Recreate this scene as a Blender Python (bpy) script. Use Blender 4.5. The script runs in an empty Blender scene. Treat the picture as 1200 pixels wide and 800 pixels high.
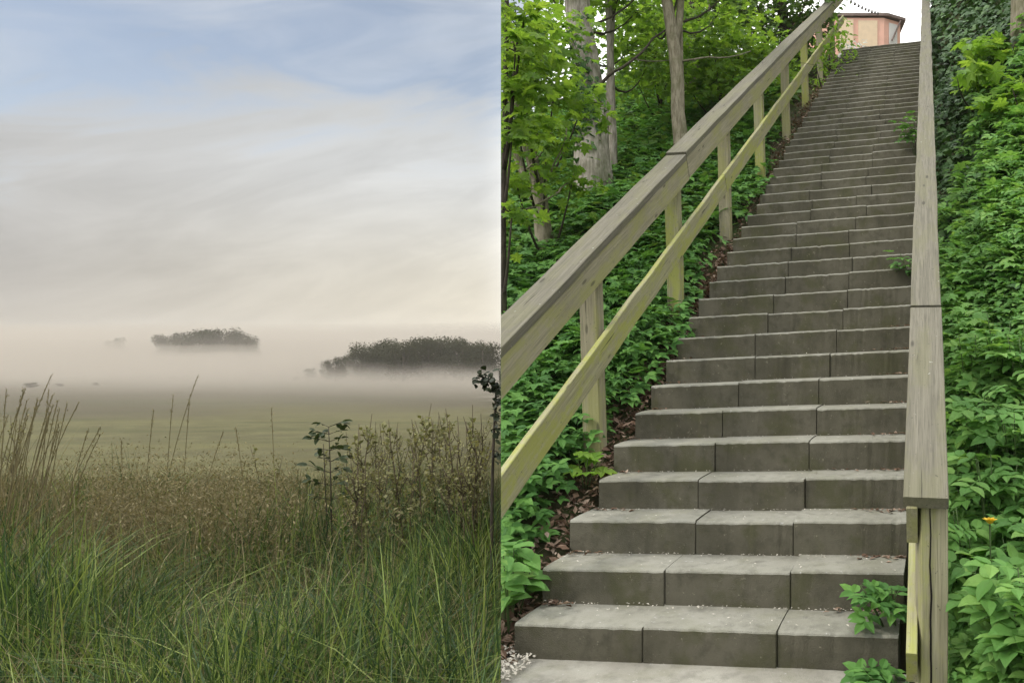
import bpy, math, random
import numpy as np
from mathutils import Vector, Matrix

rng = np.random.default_rng(7)
random.seed(7)
SC = bpy.context.scene
COL = SC.collection
EYE = 1.305            # eye height above the pavement at the stair foot
R = math.radians

def P(u, v, Y):
    """A point at depth Y that the photo shows at pixel (u, v)."""
    return np.array([(u - 893) / 900 * Y, Y, EYE + (413 - v) / 900 * Y])

# ------------------------------------------------------------------ nodes
def new_mat(name):
    m = bpy.data.materials.new(name)
    m.use_nodes = True
    nt = m.node_tree
    nt.nodes.clear()
    out = nt.nodes.new('ShaderNodeOutputMaterial')
    return m, nt, out

class NB:
    def __init__(s, nt): s.nt = nt
    def n(s, t, **kw):
        nd = s.nt.nodes.new(t)
        for k, v in kw.items():
            if k.startswith('i_'):
                nd.inputs[k[2:].replace('_', ' ')].default_value = v
            else:
                setattr(nd, k, v)
        return nd
    def l(s, a, b): s.nt.links.new(a, b)
    def math(s, op, a, b=None, clamp=False):
        nd = s.nt.nodes.new('ShaderNodeMath'); nd.operation = op; nd.use_clamp = clamp
        for i, x in enumerate((a, b)):
            if x is None: continue
            if isinstance(x, (int, float)): nd.inputs[i].default_value = x
            else: s.l(x, nd.inputs[i])
        return nd.outputs[0]
    def remap(s, x, a, b, c=0.0, d=1.0, smooth=True):
        nd = s.nt.nodes.new('ShaderNodeMapRange')
        nd.interpolation_type = 'SMOOTHSTEP' if smooth else 'LINEAR'
        s.l(x, nd.inputs['Value'])
        for k, v in (('From Min', a), ('From Max', b), ('To Min', c), ('To Max', d)):
            nd.inputs[k].default_value = v
        return nd.outputs['Result']
    def mix(s, f, a, b, mode='MIX'):
        nd = s.nt.nodes.new('ShaderNodeMix'); nd.data_type = 'RGBA'; nd.blend_type = mode
        for key, x in ((0, f), (6, a), (7, b)):
            if isinstance(x, (int, float)): nd.inputs[key].default_value = x
            elif isinstance(x, tuple): nd.inputs[key].default_value = (*x, 1) if len(x) == 3 else x
            else: s.l(x, nd.inputs[key])
        return nd.outputs[2]
    def noise(s, vec, scale, detail=4, rough=.55, dist=0):
        nd = s.n('ShaderNodeTexNoise', i_Scale=scale, i_Detail=detail, i_Roughness=rough, i_Distortion=dist)
        if vec is not None: s.l(vec, nd.inputs['Vector'])
        return nd.outputs['Fac']
    def mapping(s, vec, scale=(1, 1, 1), rot=(0, 0, 0)):
        nd = s.n('ShaderNodeMapping'); s.l(vec, nd.inputs['Vector'])
        nd.inputs['Scale'].default_value = scale; nd.inputs['Rotation'].default_value = rot
        return nd.outputs['Vector']
    def ramp(s, f, stops):
        nd = s.n('ShaderNodeValToRGB'); s.l(f, nd.inputs['Fac'])
        e = nd.color_ramp.elements
        while len(e) < len(stops): e.new(.5)
        for el, (p, c) in zip(e, stops):
            el.position = p; el.color = (*c, 1)
        return nd.outputs['Color']
    def bump(s, h, strength=.3, dist=.01):
        nd = s.n('ShaderNodeBump', i_Strength=strength, i_Distance=dist); s.l(h, nd.inputs['Height'])
        return nd.outputs['Normal']

def leaf_mat(name, stops, trans=.35, rough=.45, patch=.35, scale=1.2, spec=.3, tint=(1.25, 1.2, .7)):
    m, nt, out = new_mat(name); b = NB(nt)
    g = b.n('ShaderNodeNewGeometry')
    isl = g.outputs['Random Per Island']
    pos = g.outputs['Position']
    big = b.noise(pos, scale, 2)
    f = b.math('ADD', b.math('MULTIPLY', isl, 1 - patch), b.math('MULTIPLY', big, patch))
    c = b.ramp(f, stops)
    fine = b.noise(pos, 60, 2)
    c = b.mix(b.remap(fine, .35, .7, 0, .25), c, tuple(x * .55 for x in stops[len(stops) // 2][1]))
    pr = b.n('ShaderNodeBsdfPrincipled', i_Roughness=rough)
    pr.inputs['Specular IOR Level'].default_value = spec
    b.l(c, pr.inputs['Base Color'])
    tr = b.n('ShaderNodeBsdfTranslucent')
    b.l(b.mix(1.0, c, tint, 'MULTIPLY'), tr.inputs['Color'])
    mx = b.n('ShaderNodeMixShader', i_Fac=trans)
    b.l(pr.outputs[0], mx.inputs[1]); b.l(tr.outputs[0], mx.inputs[2])
    b.l(mx.outputs[0], out.inputs['Surface'])
    return m

def plain_mat(name, col, rough=.7, var=.35, scale=8, bump=.2, spec=.3, col2=None):
    m, nt, out = new_mat(name); b = NB(nt)
    tc = b.n('ShaderNodeTexCoord').outputs['Object']
    n1 = b.noise(tc, scale, 6, .6)
    c2 = col2 or tuple(x * (1 - var) for x in col)
    c = b.mix(b.remap(n1, .3, .7), col, c2)
    pr = b.n('ShaderNodeBsdfPrincipled', i_Roughness=rough)
    pr.inputs['Specular IOR Level'].default_value = spec
    b.l(c, pr.inputs['Base Color'])
    b.l(b.bump(n1, bump, .01), pr.inputs['Normal'])
    b.l(pr.outputs[0], out.inputs['Surface'])
    return m

def wood_mat(name, base, dark, moss, moss_amt, lichen=.0):
    """Weathered timber; the grain runs along the board's own x axis."""
    m, nt, out = new_mat(name); b = NB(nt)
    tc = b.n('ShaderNodeTexCoord').outputs['Object']
    info = b.n('ShaderNodeObjectInfo').outputs['Random']
    off = b.n('ShaderNodeCombineXYZ'); b.l(b.math('MULTIPLY', info, 37.0), off.inputs['X'])
    b.l(b.math('MULTIPLY', info, 11.0), off.inputs['Y'])
    add = b.n('ShaderNodeVectorMath', operation='ADD'); b.l(tc, add.inputs[0]); b.l(off.outputs[0], add.inputs[1])
    v = add.outputs[0]
    grain = b.noise(b.mapping(v, (1.6, 60, 60)), 1.0, 6, .65, .4)
    fine = b.noise(b.mapping(v, (6, 220, 220)), 1.0, 3, .6)
    patch = b.noise(b.mapping(v, (1.2, 5, 5)), 1.6, 5, .6)
    blot = b.noise(v, 22, 5, .65)
    c = b.mix(b.remap(grain, .32, .68), base, dark)
    c = b.mix(b.remap(fine, .45, .7, 0, .5), c, tuple(x * .5 for x in dark))
    mf = b.math('MULTIPLY', b.remap(b.math('ADD', patch, b.math('MULTIPLY', b.math('SUBTRACT', blot, .5), .35)), .42, .62), moss_amt)
    c = b.mix(mf, c, moss)
    vo = b.n('ShaderNodeTexVoronoi', i_Scale=1.0); b.l(b.mapping(v, (3.2, 11, 11)), vo.inputs['Vector'])
    c = b.mix(b.remap(vo.outputs['Distance'], .07, .14, .75, 0), c, tuple(x * .4 for x in dark))
    ck = b.remap(b.noise(b.mapping(v, (2.2, 75, 75)), 1, 3, .5, .2), .70, .74, 0, .8)
    c = b.mix(ck, c, (.03, .027, .02))
    sp = b.remap(b.noise(v, 70, 2), .68, .74, 0, .55)
    c = b.mix(sp, c, (.05, .05, .035))
    if lichen:
        li = b.remap(b.noise(v, 30, 3), .70, .75, 0, lichen)
        c = b.mix(li, c, (.55, .57, .5))
    pr = b.n('ShaderNodeBsdfPrincipled', i_Roughness=.85)
    pr.inputs['Specular IOR Level'].default_value = .2
    b.l(c, pr.inputs['Base Color'])
    h = b.math('ADD', b.math('MULTIPLY', grain, .7), b.math('MULTIPLY', fine, .3))
    b.l(b.bump(h, .55, .006), pr.inputs['Normal'])
    b.l(pr.outputs[0], out.inputs['Surface'])
    return m

def bark_mat(name, base, dark, moss=(.06, .08, .03), moss_amt=.5, scale=1.0):
    m, nt, out = new_mat(name); b = NB(nt)
    pos = b.n('ShaderNodeNewGeometry').outputs['Position']
    f = b.noise(b.mapping(pos, (26 * scale, 26 * scale, 5 * scale)), 1, 7, .65, .5)
    p = b.noise(pos, 3.0 * scale, 4)
    q = b.noise(pos, 14 * scale, 5, .65)
    c = b.mix(b.remap(f, .34, .62), dark, base)
    c = b.mix(b.math('MULTIPLY', b.remap(p, .5, .66), moss_amt), c, moss)
    c = b.mix(b.remap(q, .62, .7, 0, .4), c, tuple(min(1, x * 1.5) for x in base))
    pr = b.n('ShaderNodeBsdfPrincipled', i_Roughness=.9)
    pr.inputs['Specular IOR Level'].default_value = .15
    b.l(c, pr.inputs['Base Color'])
    b.l(b.bump(f, .7, .02), pr.inputs['Normal'])
    b.l(pr.outputs[0], out.inputs['Surface'])
    return m

def concrete_mat(name, base, dark, moss, moss_amt):
    m, nt, out = new_mat(name); b = NB(nt)
    pos = b.n('ShaderNodeNewGeometry').outputs['Position']
    isl = b.n('ShaderNodeNewGeometry').outputs['Random Per Island']
    big = b.noise(pos, 2.6, 6, .62)
    mid = b.noise(pos, 14, 6, .65)
    fine = b.noise(pos, 130, 4, .7)
    agg = b.n('ShaderNodeTexVoronoi', i_Scale=190.0); b.l(pos, agg.inputs['Vector'])
    c = b.mix(b.remap(big, .35, .68), base, dark)
    c = b.mix(b.remap(mid, .45, .72, 0, .55), c, tuple(x * .6 for x in dark))
    c = b.mix(b.math('MULTIPLY', b.remap(b.noise(pos, 5, 5, .6), .48, .66), moss_amt), c, moss)
    c = b.mix(b.remap(fine, .6, .75, 0, .45), c, tuple(min(1, x * 1.55) for x in base))
    c = b.mix(b.remap(fine, .25, .4, .5, 0), c, tuple(x * .45 for x in dark))
    wl = b.remap(b.noise(pos, 34, 6, .75), .61, .70, 0, .55)
    c = b.mix(wl, c, tuple(min(.55, x * 2.6) for x in base))
    st_ = b.remap(b.noise(b.mapping(pos, (9, 9, 1.6)), 1, 4, .6), .55, .75, 0, .45)
    c = b.mix(st_, c, tuple(x * .5 for x in dark))
    sc = b.n('ShaderNodeHueSaturation'); b.l(c, sc.inputs['Color'])
    b.l(b.remap(isl, 0, 1, .92, 1.08, False), sc.inputs['Value'])
    pr = b.n('ShaderNodeBsdfPrincipled', i_Roughness=.9)
    pr.inputs['Specular IOR Level'].default_value = .2
    b.l(sc.outputs[0], pr.inputs['Base Color'])
    h = b.math('ADD', b.math('MULTIPLY', fine, .5), b.math('ADD', b.math('MULTIPLY', mid, .6), b.math('MULTIPLY', agg.outputs['Distance'], .5)))
    b.l(b.bump(h, .5, .008), pr.inputs['Normal'])
    b.l(pr.outputs[0], out.inputs['Surface'])
    return m

# ------------------------------------------------------------------ objects
def tag(o, label=None, cat=None, group=None, kind=None):
    if label: o['label'] = label
    if cat: o['category'] = cat
    if group: o['group'] = group
    if kind: o['kind'] = kind
    return o

def empty(name, loc, label=None, cat=None, group=None):
    o = bpy.data.objects.new(name, None)
    o.empty_display_size = .1
    o.location = Vector([float(x) for x in loc])
    COL.objects.link(o)
    return tag(o, label, cat, group)

def mesh_obj(name, V, T, mat, parent=None, smooth=False, local=True):
    """One mesh object from vertex and triangle (or quad) arrays in world coordinates."""
    V = np.asarray(V, dtype=np.float32); T = np.asarray(T, dtype=np.int32)
    if parent is not None and local:
        V = V - np.array(parent.location, dtype=np.float32)
    me = bpy.data.meshes.new(name)
    k = T.shape[1]
    me.vertices.add(len(V)); me.vertices.foreach_set('co', V.ravel())
    me.loops.add(T.size); me.loops.foreach_set('vertex_index', T.ravel())
    me.polygons.add(len(T))
    me.polygons.foreach_set('loop_start', np.arange(0, T.size, k, dtype=np.int32))
    me.polygons.foreach_set('loop_total', np.full(len(T), k, dtype=np.int32))
    me.polygons.foreach_set('use_smooth', np.full(len(T), bool(smooth)))
    me.update(calc_edges=True); me.validate()
    me.materials.append(mat)
    o = bpy.data.objects.new(name, me)
    COL.objects.link(o)
    if parent is not None: o.parent = parent
    return o

def join(parts):
    V, T, n = [], [], 0
    for v, t in parts:
        V.append(np.asarray(v, dtype=float)); T.append(np.asarray(t) + n); n += len(v)
    return np.concatenate(V), np.concatenate(T)

# The two places meet along one upright plane, x = -0.34 y: the bank's cut face stands there.
SEAM = .34
def clip(V, T, side):
    """Trim triangles to one side of that plane (side +1: the stair bank, -1: the meadow)."""
    V = np.asarray(V, dtype=float); T = np.asarray(T)
    d = (V[:, 0] + SEAM * V[:, 1]) * side
    ins = d[T] > 0
    cnt = ins.sum(1)
    keep = T[cnt == 3]
    mixed = T[(cnt == 1) | (cnt == 2)]
    newV, newT, n = [], [], len(V)
    for tri in mixed:
        poly = []
        for i in range(3):
            a, b = tri[i], tri[(i + 1) % 3]
            if d[a] > 0: poly.append(V[a])
            if (d[a] > 0) != (d[b] > 0):
                f = d[a] / (d[a] - d[b]); poly.append(V[a] + (V[b] - V[a]) * f)
        for i in range(1, len(poly) - 1):
            newV += [poly[0], poly[i], poly[i + 1]]; newT.append((n, n + 1, n + 2)); n += 3
    if newT:
        V = np.concatenate([V, np.array(newV)]); keep = np.concatenate([keep, np.array(newT)])
    used = np.unique(keep)
    idx = np.zeros(len(V), dtype=int); idx[used] = np.arange(len(used))
    return V[used], idx[keep]

def tube(pts, rad, n=8, cap=True, wob=0.0):
    pts = np.asarray(pts, dtype=float); rad = np.broadcast_to(np.asarray(rad, dtype=float), (len(pts),))
    V, T = [], []
    up = np.array([0, 0, 1.0])
    for i, p in enumerate(pts):
        d = pts[min(i + 1, len(pts) - 1)] - pts[max(i - 1, 0)]
        d = d / (np.linalg.norm(d) + 1e-9)
        a = np.cross(d, up if abs(d[2]) < .95 else np.array([1.0, 0, 0])); a /= np.linalg.norm(a)
        if i and np.dot(a, pa) < 0: a = -a
        pa = a
        b = np.cross(d, a)
        th = np.arange(n) / n * 2 * math.pi
        r = rad[i] * (1 + wob * np.sin(th * 3 + i * .7) + wob * .7 * np.sin(th * 5 + i * 1.3))
        V.append(p + np.outer(np.cos(th) * r, a) + np.outer(np.sin(th) * r, b))
    V = np.concatenate(V)
    for i in range(len(pts) - 1):
        for k in range(n):
            a, b_, c, d_ = i * n + k, i * n + (k + 1) % n, (i + 1) * n + (k + 1) % n, (i + 1) * n + k
            T += [(a, b_, c), (a, c, d_)]
    if cap:
        m = len(pts) - 1
        for base, flip in ((0, 1), (m * n, 0)):
            for k in range(1, n - 1):
                t = (base, base + k, base + k + 1)
                T.append(t[::-1] if flip else t)
    return V, np.array(T)

def curve(p0, p1, bend, n=6, jit=0.0):
    p0 = np.asarray(p0, float); p1 = np.asarray(p1, float)
    t = np.linspace(0, 1, n)[:, None]
    pts = p0 + (p1 - p0) * t + np.asarray(bend, float) * (4 * t * (1 - t))
    if jit: pts[1:-1] += rng.normal(0, jit, (n - 2, 3))
    return pts

# ------------------------------------------------------------------ leaves
def fan(outline, centre):
    V = np.array([centre] + outline, float); n = len(outline)
    return V, np.array([(0, 1 + i, 1 + (i + 1) % n) for i in range(n)])

def mirror(half):
    return half + [(-x, y, z) for x, y, z in half[::-1] if abs(x) > 1e-6]

def leaf_ovate(w=.28):
    V = np.array([(0, 0, 0), (0, .34, -.03), (0, .7, -.04), (0, 1, -.14),
                  (w * .85, .2, .03), (w, .45, .05), (w * .6, .76, .01),
                  (-w * .85, .2, .03), (-w, .45, .05), (-w * .6, .76, .01)], float)
    T = np.array([(0, 4, 1), (4, 5, 1), (1, 5, 2), (5, 6, 2), (2, 6, 3),
                  (0, 1, 7), (7, 1, 8), (1, 2, 8), (8, 2, 9), (2, 3, 9)])
    return V, T
OVATE = leaf_ovate()
NARROW = leaf_ovate(.15)
MAPLE = fan(mirror([(0, 0, 0), (.20, -.10, .0), (.40, -.02, -.06), (.30, .13, .03), (.62, .26, -.08), (.54, .36, -.02), (.34, .42, .05),
                    (.44, .70, -.06), (.30, .66, .0), (.18, .70, .02), (0, 1, -.12)]), (0, .34, .0))
IVY = fan(mirror([(0, 0, 0), (.30, -.02, 0), (.46, .26, -.05), (.22, .44, .03), (0, .92, -.08)]), (0, .36, .02))
QUADLEAF = (np.array([(0, 0, 0), (.35, .5, .08), (0, 1, 0), (-.35, .5, .08)], float), np.array([(0, 1, 2), (0, 2, 3)]))
THIN = (QUADLEAF[0] * np.array([.38, 1, .5]), QUADLEAF[1])
CHIP = (np.array([(-.5, 0, 0), (0, -.25, .1), (.5, 0, 0), (0, .28, .1)], float), np.array([(0, 1, 2), (0, 2, 3)]))

def rotz(V, a):
    c, s = math.cos(a), math.sin(a)
    return np.stack([V[:, 0] * c - V[:, 1] * s, V[:, 0] * s + V[:, 1] * c, V[:, 2]], 1)

def pinnate(n=5, leaf=OVATE, size=.5):
    parts = [(leaf[0] * size + np.array([0, .52, -.02]), leaf[1])]
    rows = [(.5, 62, .9), (.22, 72, .8)] if n == 5 else [(.5, 66, .95)]
    for y, ang, sc in rows:
        for sg in (1, -1):
            parts.append((rotz(leaf[0] * size * sc, -sg * R(ang)) + np.array([sg * .01, y, 0]), leaf[1]))
    w = .008
    parts.append((np.array([(-w, 0, 0), (w, 0, 0), (w, .55, -.01), (-w, .55, -.01)]), np.array([(0, 1, 2), (0, 2, 3)])))
    return join(parts)
PIN5, PIN3 = pinnate(5), pinnate(3, OVATE, .56)

def place(tpl, pos, tip, nrm, size, curl=0.0):
    """Copies of a leaf shape at pos, pointing along tip with the upper face towards nrm."""
    V, T = tpl
    pos = np.asarray(pos, float); tip = np.asarray(tip, float); nrm = np.asarray(nrm, float)
    n = len(pos)
    y = tip / (np.linalg.norm(tip, axis=1, keepdims=True) + 1e-9)
    x = np.cross(y, nrm); x /= (np.linalg.norm(x, axis=1, keepdims=True) + 1e-9)
    z = np.cross(x, y)
    size = np.broadcast_to(np.asarray(size, float), (n,))
    L = np.repeat(V[None], n, 0)
    if curl:
        L = L.copy(); L[:, :, 2] += rng.normal(0, curl, (n, 1)) * V[None, :, 1] ** 2 + rng.normal(0, curl * .7, (n, 1)) * np.abs(V[None, :, 0])
    W = pos[:, None] + size[:, None, None] * (L[:, :, :1] * x[:, None] + L[:, :, 1:2] * y[:, None] + L[:, :, 2:] * z[:, None])
    TT = (T[None] + (np.arange(n) * len(V))[:, None, None]).reshape(-1, 3)
    return W.reshape(-1, 3), TT

def unit_dirs(n, droop_mu=-.15, droop_sd=.25):
    a = rng.uniform(0, 2 * math.pi, n)
    return np.stack([np.cos(a), np.sin(a), rng.normal(droop_mu, droop_sd, n)], 1)

def up_normals(n, sd=.35):
    return np.stack([rng.normal(0, sd, n), rng.normal(0, sd, n), np.ones(n)], 1)

# ------------------------------------------------------------------ the bank with the stairs
A = np.array([.2086, .978]); B = np.array([.978, -.2086])
O = np.array([-1.06, 3.29])
STEP_H, STEP_T, NSTEP = .1566, .274, 49
SLOPE = STEP_H / STEP_T
TOP_T = (NSTEP - 1) * STEP_T
W_ST = 1.63
SK = -.045            # the risers are a few degrees off square

def ts(x, y):
    dx, dy = np.asarray(x) - O[0], np.asarray(y) - O[1]
    return dx * A[0] + dy * A[1], dx * B[0] + dy * B[1]

def xy(t, s):
    return O[0] + np.asarray(t) * A[0] + np.asarray(s) * B[0], O[1] + np.asarray(t) * A[1] + np.asarray(s) * B[1]

def bumps(x, y):
    return (np.sin(x * 1.7 + y * .6) * np.cos(y * 1.3 - x * .4) * .5 + np.sin(x * 3.9 - y * 2.2) * .25 + np.sin(x * .7 + 1 + y * .5) * .5)

def ramp_z(t):
    t = np.asarray(t, float)
    return SLOPE * np.clip(t, 0, TOP_T) + .34 * np.clip(t - TOP_T, 0, 34)

def bank_z(x, y):
    t, s = ts(x, y)
    z = ramp_z(t)
    l = np.clip(-s, 0, None)
    left = -.03 - .10 * np.clip(l - 1.6, 0, None) - .22 * np.clip(l - 5, 0, 8) + bumps(x, y) * .07 * np.clip(l * 1.2, 0, 1) * np.clip(t + .6, 0.1, 1)
    r = np.clip(s - 1.81, 0, None)
    sl = np.interp(t, [-3, 0, 4, 10], [.42, .5, .75, 1.75])
    right = 1.5 * np.clip((t - 3) / 9, 0, 1) ** 1.5 * np.clip(r / .16, 0, 1) * (1 + .12 * np.sin(t * 2.3) + .08 * np.sin(t * 5.1 + 1)) + np.minimum(r * sl, 5 + .1 * r) + bumps(x * 1.3, y) * .08 * np.clip(r * 2, 0, 1) - .06
    mid = np.where(t > 0, -.24, -.05)
    mid = np.where(t > TOP_T + .3, -.05, mid)
    f1 = np.clip((s + .02) / .05, 0, 1)
    f2 = np.clip((s - W_ST - .02) / .06, 0, 1)
    z = z + left * (1 - f1) + mid * f1 * (1 - f2) + right * f2
    return z

M_soil = plain_mat('soil', (.055, .042, .028), .95, .5, 3, .6, .1, (.045, .07, .022))
M_conc = concrete_mat('worn_tread', (.27, .265, .225), (.215, .21, .172), (.17, .17, .11), .35)
M_riser = concrete_mat('dark_mossy_riser', (.120, .112, .084), (.080, .075, .053), (.072, .073, .036), .7)  # darker, moss-flecked concrete for the upright faces of the steps
M_pave = concrete_mat('pavement_concrete', (.30, .29, .25), (.24, .23, .195), (.15, .15, .09), .3)

tt_ = np.concatenate([np.arange(-6, 14, .12), np.arange(14, 62, .9)])
ss_ = np.concatenate([np.arange(-26, -6, .7), np.arange(-6, 5, .11), np.arange(5, 20, .6)])
TT, SS = np.meshgrid(tt_, ss_, indexing='ij')
X, Y = xy(TT, SS)
Z = bank_z(X, Y)
nT, nS = TT.shape
V = np.stack([X, Y, Z], -1).reshape(-1, 3)
i, j = np.meshgrid(np.arange(nT - 1), np.arange(nS - 1), indexing='ij')
a = (i * nS + j).ravel(); b_ = a + nS; c_ = b_ + 1; d_ = a + 1
T = np.concatenate([np.stack([a, c_, b_], 1), np.stack([a, d_, c_], 1)])
V, T = clip(V, T, 1)
# close the cut side: a vertical earth face from the rim down to the meadow
prof_y = np.linspace(1.0, 45, 300)
px = -SEAM * prof_y
top = np.stack([px, prof_y, bank_z(px, prof_y)], 1)
bot = top.copy(); bot[:, 2] = -7
fv = np.concatenate([top, bot]); k = len(top)
ft = np.concatenate([np.stack([np.arange(k - 1), np.arange(1, k), np.arange(1, k) + k], 1), np.stack([np.arange(k - 1), np.arange(1, k) + k, np.arange(k - 1) + k], 1)])
V, T = join([(V, T), (fv, ft)])
tag(mesh_obj('hillside', V, T, M_soil, smooth=True), kind='structure')

# pavement at the foot
def box_v(x0, x1, y0, y1, z0, z1):
    V = np.array([(x, y, z) for z in (z0, z1) for y in (y0, y1) for x in (x0, x1)], float)
    T = np.array([(0, 2, 3), (0, 3, 1), (4, 5, 7), (4, 7, 6), (0, 1, 5), (0, 5, 4), (2, 6, 7), (2, 7, 3), (0, 4, 6), (0, 6, 2), (1, 3, 7), (1, 7, 5)])
    return V, T
Vp, Tp = box_v(-.04, 1.66, -4.2, .06, -.12, -.002)
xx, yy = xy(Vp[:, 1] + SK * 0, Vp[:, 0])
Vp = np.stack([xx, yy, Vp[:, 2] + np.clip(Vp[:, 0], 0, 2) * .03], 1)
Vp, Tp = clip(Vp, Tp, 1)
tag(mesh_obj('pavement', Vp, Tp, M_pave), kind='structure')
# path at the top, rising towards the kiosk
q = np.linspace(TOP_T + .25, 46, 30)
pl = np.stack([*xy(q, np.full(30, -.4)), ramp_z(q) + .0], 1); prr = np.stack([*xy(q, np.full(30, 1.9)), ramp_z(q) + .02], 1)
tag(mesh_obj('path', np.concatenate([pl, prr]), np.concatenate([np.stack([np.arange(29), np.arange(29) + 30, np.arange(29) + 31], 1), np.stack([np.arange(29), np.arange(29) + 31, np.arange(29) + 1], 1)]), M_pave), kind='structure')

# ---- stairs: every step is a part made of three kerb blocks
def block(s0, s1, t0, t1, z0, z1, seg=18, worn=.006):
    """A worn block: bevelled front profile swept along s, with small chips."""
    bv = .011
    prof = [(t0, z0), (t0, z1 - bv), (t0 + bv * .35, z1 - bv * .35), (t0 + bv, z1), (t0 + .1, z1 + .001), (t1, z1), (t1, z0)]
    sv = np.concatenate([[s0, s0 + .003], np.linspace(s0 + .03, s1 - .03, seg), [s1 - .003, s1]])
    V = []
    for i, s in enumerate(sv):
        end = i in (0, len(sv) - 1)
        ch = abs(rng.normal(0, worn)) * .8
        for k, (t, z) in enumerate(prof):
            dt = dz = 0
            if k in (1, 2, 3): dt += ch * .5; dz -= ch * .5
            if end and k in (0, 1, 2): dt += .006
            V.append((s, t + dt, z + dz))
    n = len(prof); T = []
    for i in range(len(sv) - 1):
        for k in range(n):
            a, b_, c, d = i * n + k, i * n + (k + 1) % n, (i + 1) * n + (k + 1) % n, (i + 1) * n + k
            T += [(a, d, c), (a, c, b_)]
    m = (len(sv) - 1) * n
    for k in range(1, n - 1):
        T.append((0, k, k + 1)); T.append((m, m + k + 1, m + k))
    return np.array(V), np.array(T)

stairs = empty('staircase', (O[0], O[1], 0), 'long straight flight of worn grey concrete steps climbing the wooded bank', 'staircase')
def tilt(k, s):
    return s * np.interp(k, [0, 8, 48], [.026, .05, .05])
for k in range(NSTEP):
    parts = []
    j1 = .35 + rng.normal(0, .018) + (.03 if k % 5 == 2 else 0); j2 = .69 + rng.normal(0, .018)
    e0 = rng.normal(0, .012); e1 = W_ST + rng.normal(0, .012)
    cuts = [e0, W_ST * j1, W_ST * j2, e1]
    for m in range(3):
        dz = rng.normal(0, .0025); dt = rng.normal(0, .003)
        g = .0012
        if rng.uniform() < .12: dz -= .007
        v, t = block(cuts[m] + g, cuts[m + 1] - g, k * STEP_T + dt, (k + 1) * STEP_T + .05, k * STEP_H - .06, (k + 1) * STEP_H + dz, 22 if k < 14 else 6)
        skew = rng.normal(0, .003)
        v[:, 1] += SK * -1 * 0 + v[:, 0] * (.045 + skew)
        v[:, 2] += tilt(k, v[:, 0])
        X_, Y_ = xy(v[:, 1], v[:, 0])
        parts.append((np.stack([X_, Y_, v[:, 2]], 1), t))
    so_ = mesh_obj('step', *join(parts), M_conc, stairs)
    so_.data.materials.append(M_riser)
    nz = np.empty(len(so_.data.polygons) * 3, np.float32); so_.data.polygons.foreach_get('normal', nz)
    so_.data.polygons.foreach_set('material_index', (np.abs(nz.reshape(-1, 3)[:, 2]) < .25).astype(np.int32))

# ------------------------------------------------------------------ handrails
M_top = wood_mat('weathered_grey_timber', (.185, .172, .134), (.122, .115, .088), (.155, .152, .085), .45, .4)
M_side = wood_mat('mossy_timber', (.36, .33, .235), (.26, .24, .16), (.30, .30, .11), .65, .15)
M_low = wood_mat('lichen_green_timber', (.36, .345, .22), (.27, .255, .15), (.31, .325, .085), .85, .15)
M_post_r = wood_mat('split_post_timber', (.37, .345, .24), (.26, .24, .155), (.31, .325, .10), .55, .1)

def board(name, p0, p1, w, h, mat, parent, side=None, cut0=None, cut1=None, warp=.0015):
    """A sawn board from p0 to p1 (centre line); w across (along side), h the other way; its mesh lies along its own x axis.
    cut0/cut1 = 'plumb' cut ends upright."""
    p0 = np.asarray(p0, float); p1 = np.asarray(p1, float)
    x = p1 - p0; L = np.linalg.norm(x); x /= L
    y = np.array([B[0], B[1], 0.0]) if side is None else np.asarray(side, float)
    y = y - x * np.dot(x, y); y /= np.linalg.norm(y)
    z = np.cross(x, y)
    n = max(2, int(L / .35))
    bv = .003
    prof = []
    for sy, sz in ((-1, -1), (1, -1), (1, 1), (-1, 1)):
        cy, cz = sy * w / 2, sz * h / 2
        p = [(cy, cz - sz * bv), (cy - sy * bv, cz)]
        if (sy, sz) in ((1, -1), (-1, 1)): p = p[::-1]
        prof += p
    # order the eight profile points round the section
    prof = sorted(prof, key=lambda q: math.atan2(q[1] / h, q[0] / w))
    m = len(prof); V, T = [], []
    for i in range(n + 1):
        ox = L * i / n
        wy, wz = (rng.normal(0, warp), rng.normal(0, warp)) if 0 < i < n else (0, 0)
        for (py, pz) in prof:
            e = 0
            if (i == 0 and cut0 == 'plumb') or (i == n and cut1 == 'plumb'):
                e = -pz * z[0:3].dot(np.array([0, 0, 1])) and (-pz * (x[2] / max(.2, z[2])) if False else pz * (x[2] / z[2]) * (1 if z[2] > 0 else 1))
                e = pz * x[2] / z[2] * -1 if False else e
            V.append((ox + e, py + wy, pz + wz))
    for i in range(n):
        for k in range(m):
            a, b_, c, d = i * m + k, i * m + (k + 1) % m, (i + 1) * m + (k + 1) % m, (i + 1) * m + k
            T += [(a, b_, c), (a, c, d)]
    e0 = n * m
    for k in range(1, m - 1):
        T.append((0, k + 1, k)); T.append((e0, e0 + k, e0 + k + 1))
    o = mesh_obj(name, V, T, mat, parent, local=False)
    M = Matrix(((x[0], y[0], z[0], p0[0]), (x[1], y[1], z[1], p0[1]), (x[2], y[2], z[2], p0[2]), (0, 0, 0, 1)))
    o.matrix_basis = Matrix.Translation(-parent.location) @ M
    return o

def s3(t, s, dz):
    """Point over the line of the nosings: dz above it at (t, s)."""
    x, y = xy(t, s)
    return np.array([x, y, SLOPE * t + STEP_H + dz])

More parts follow.
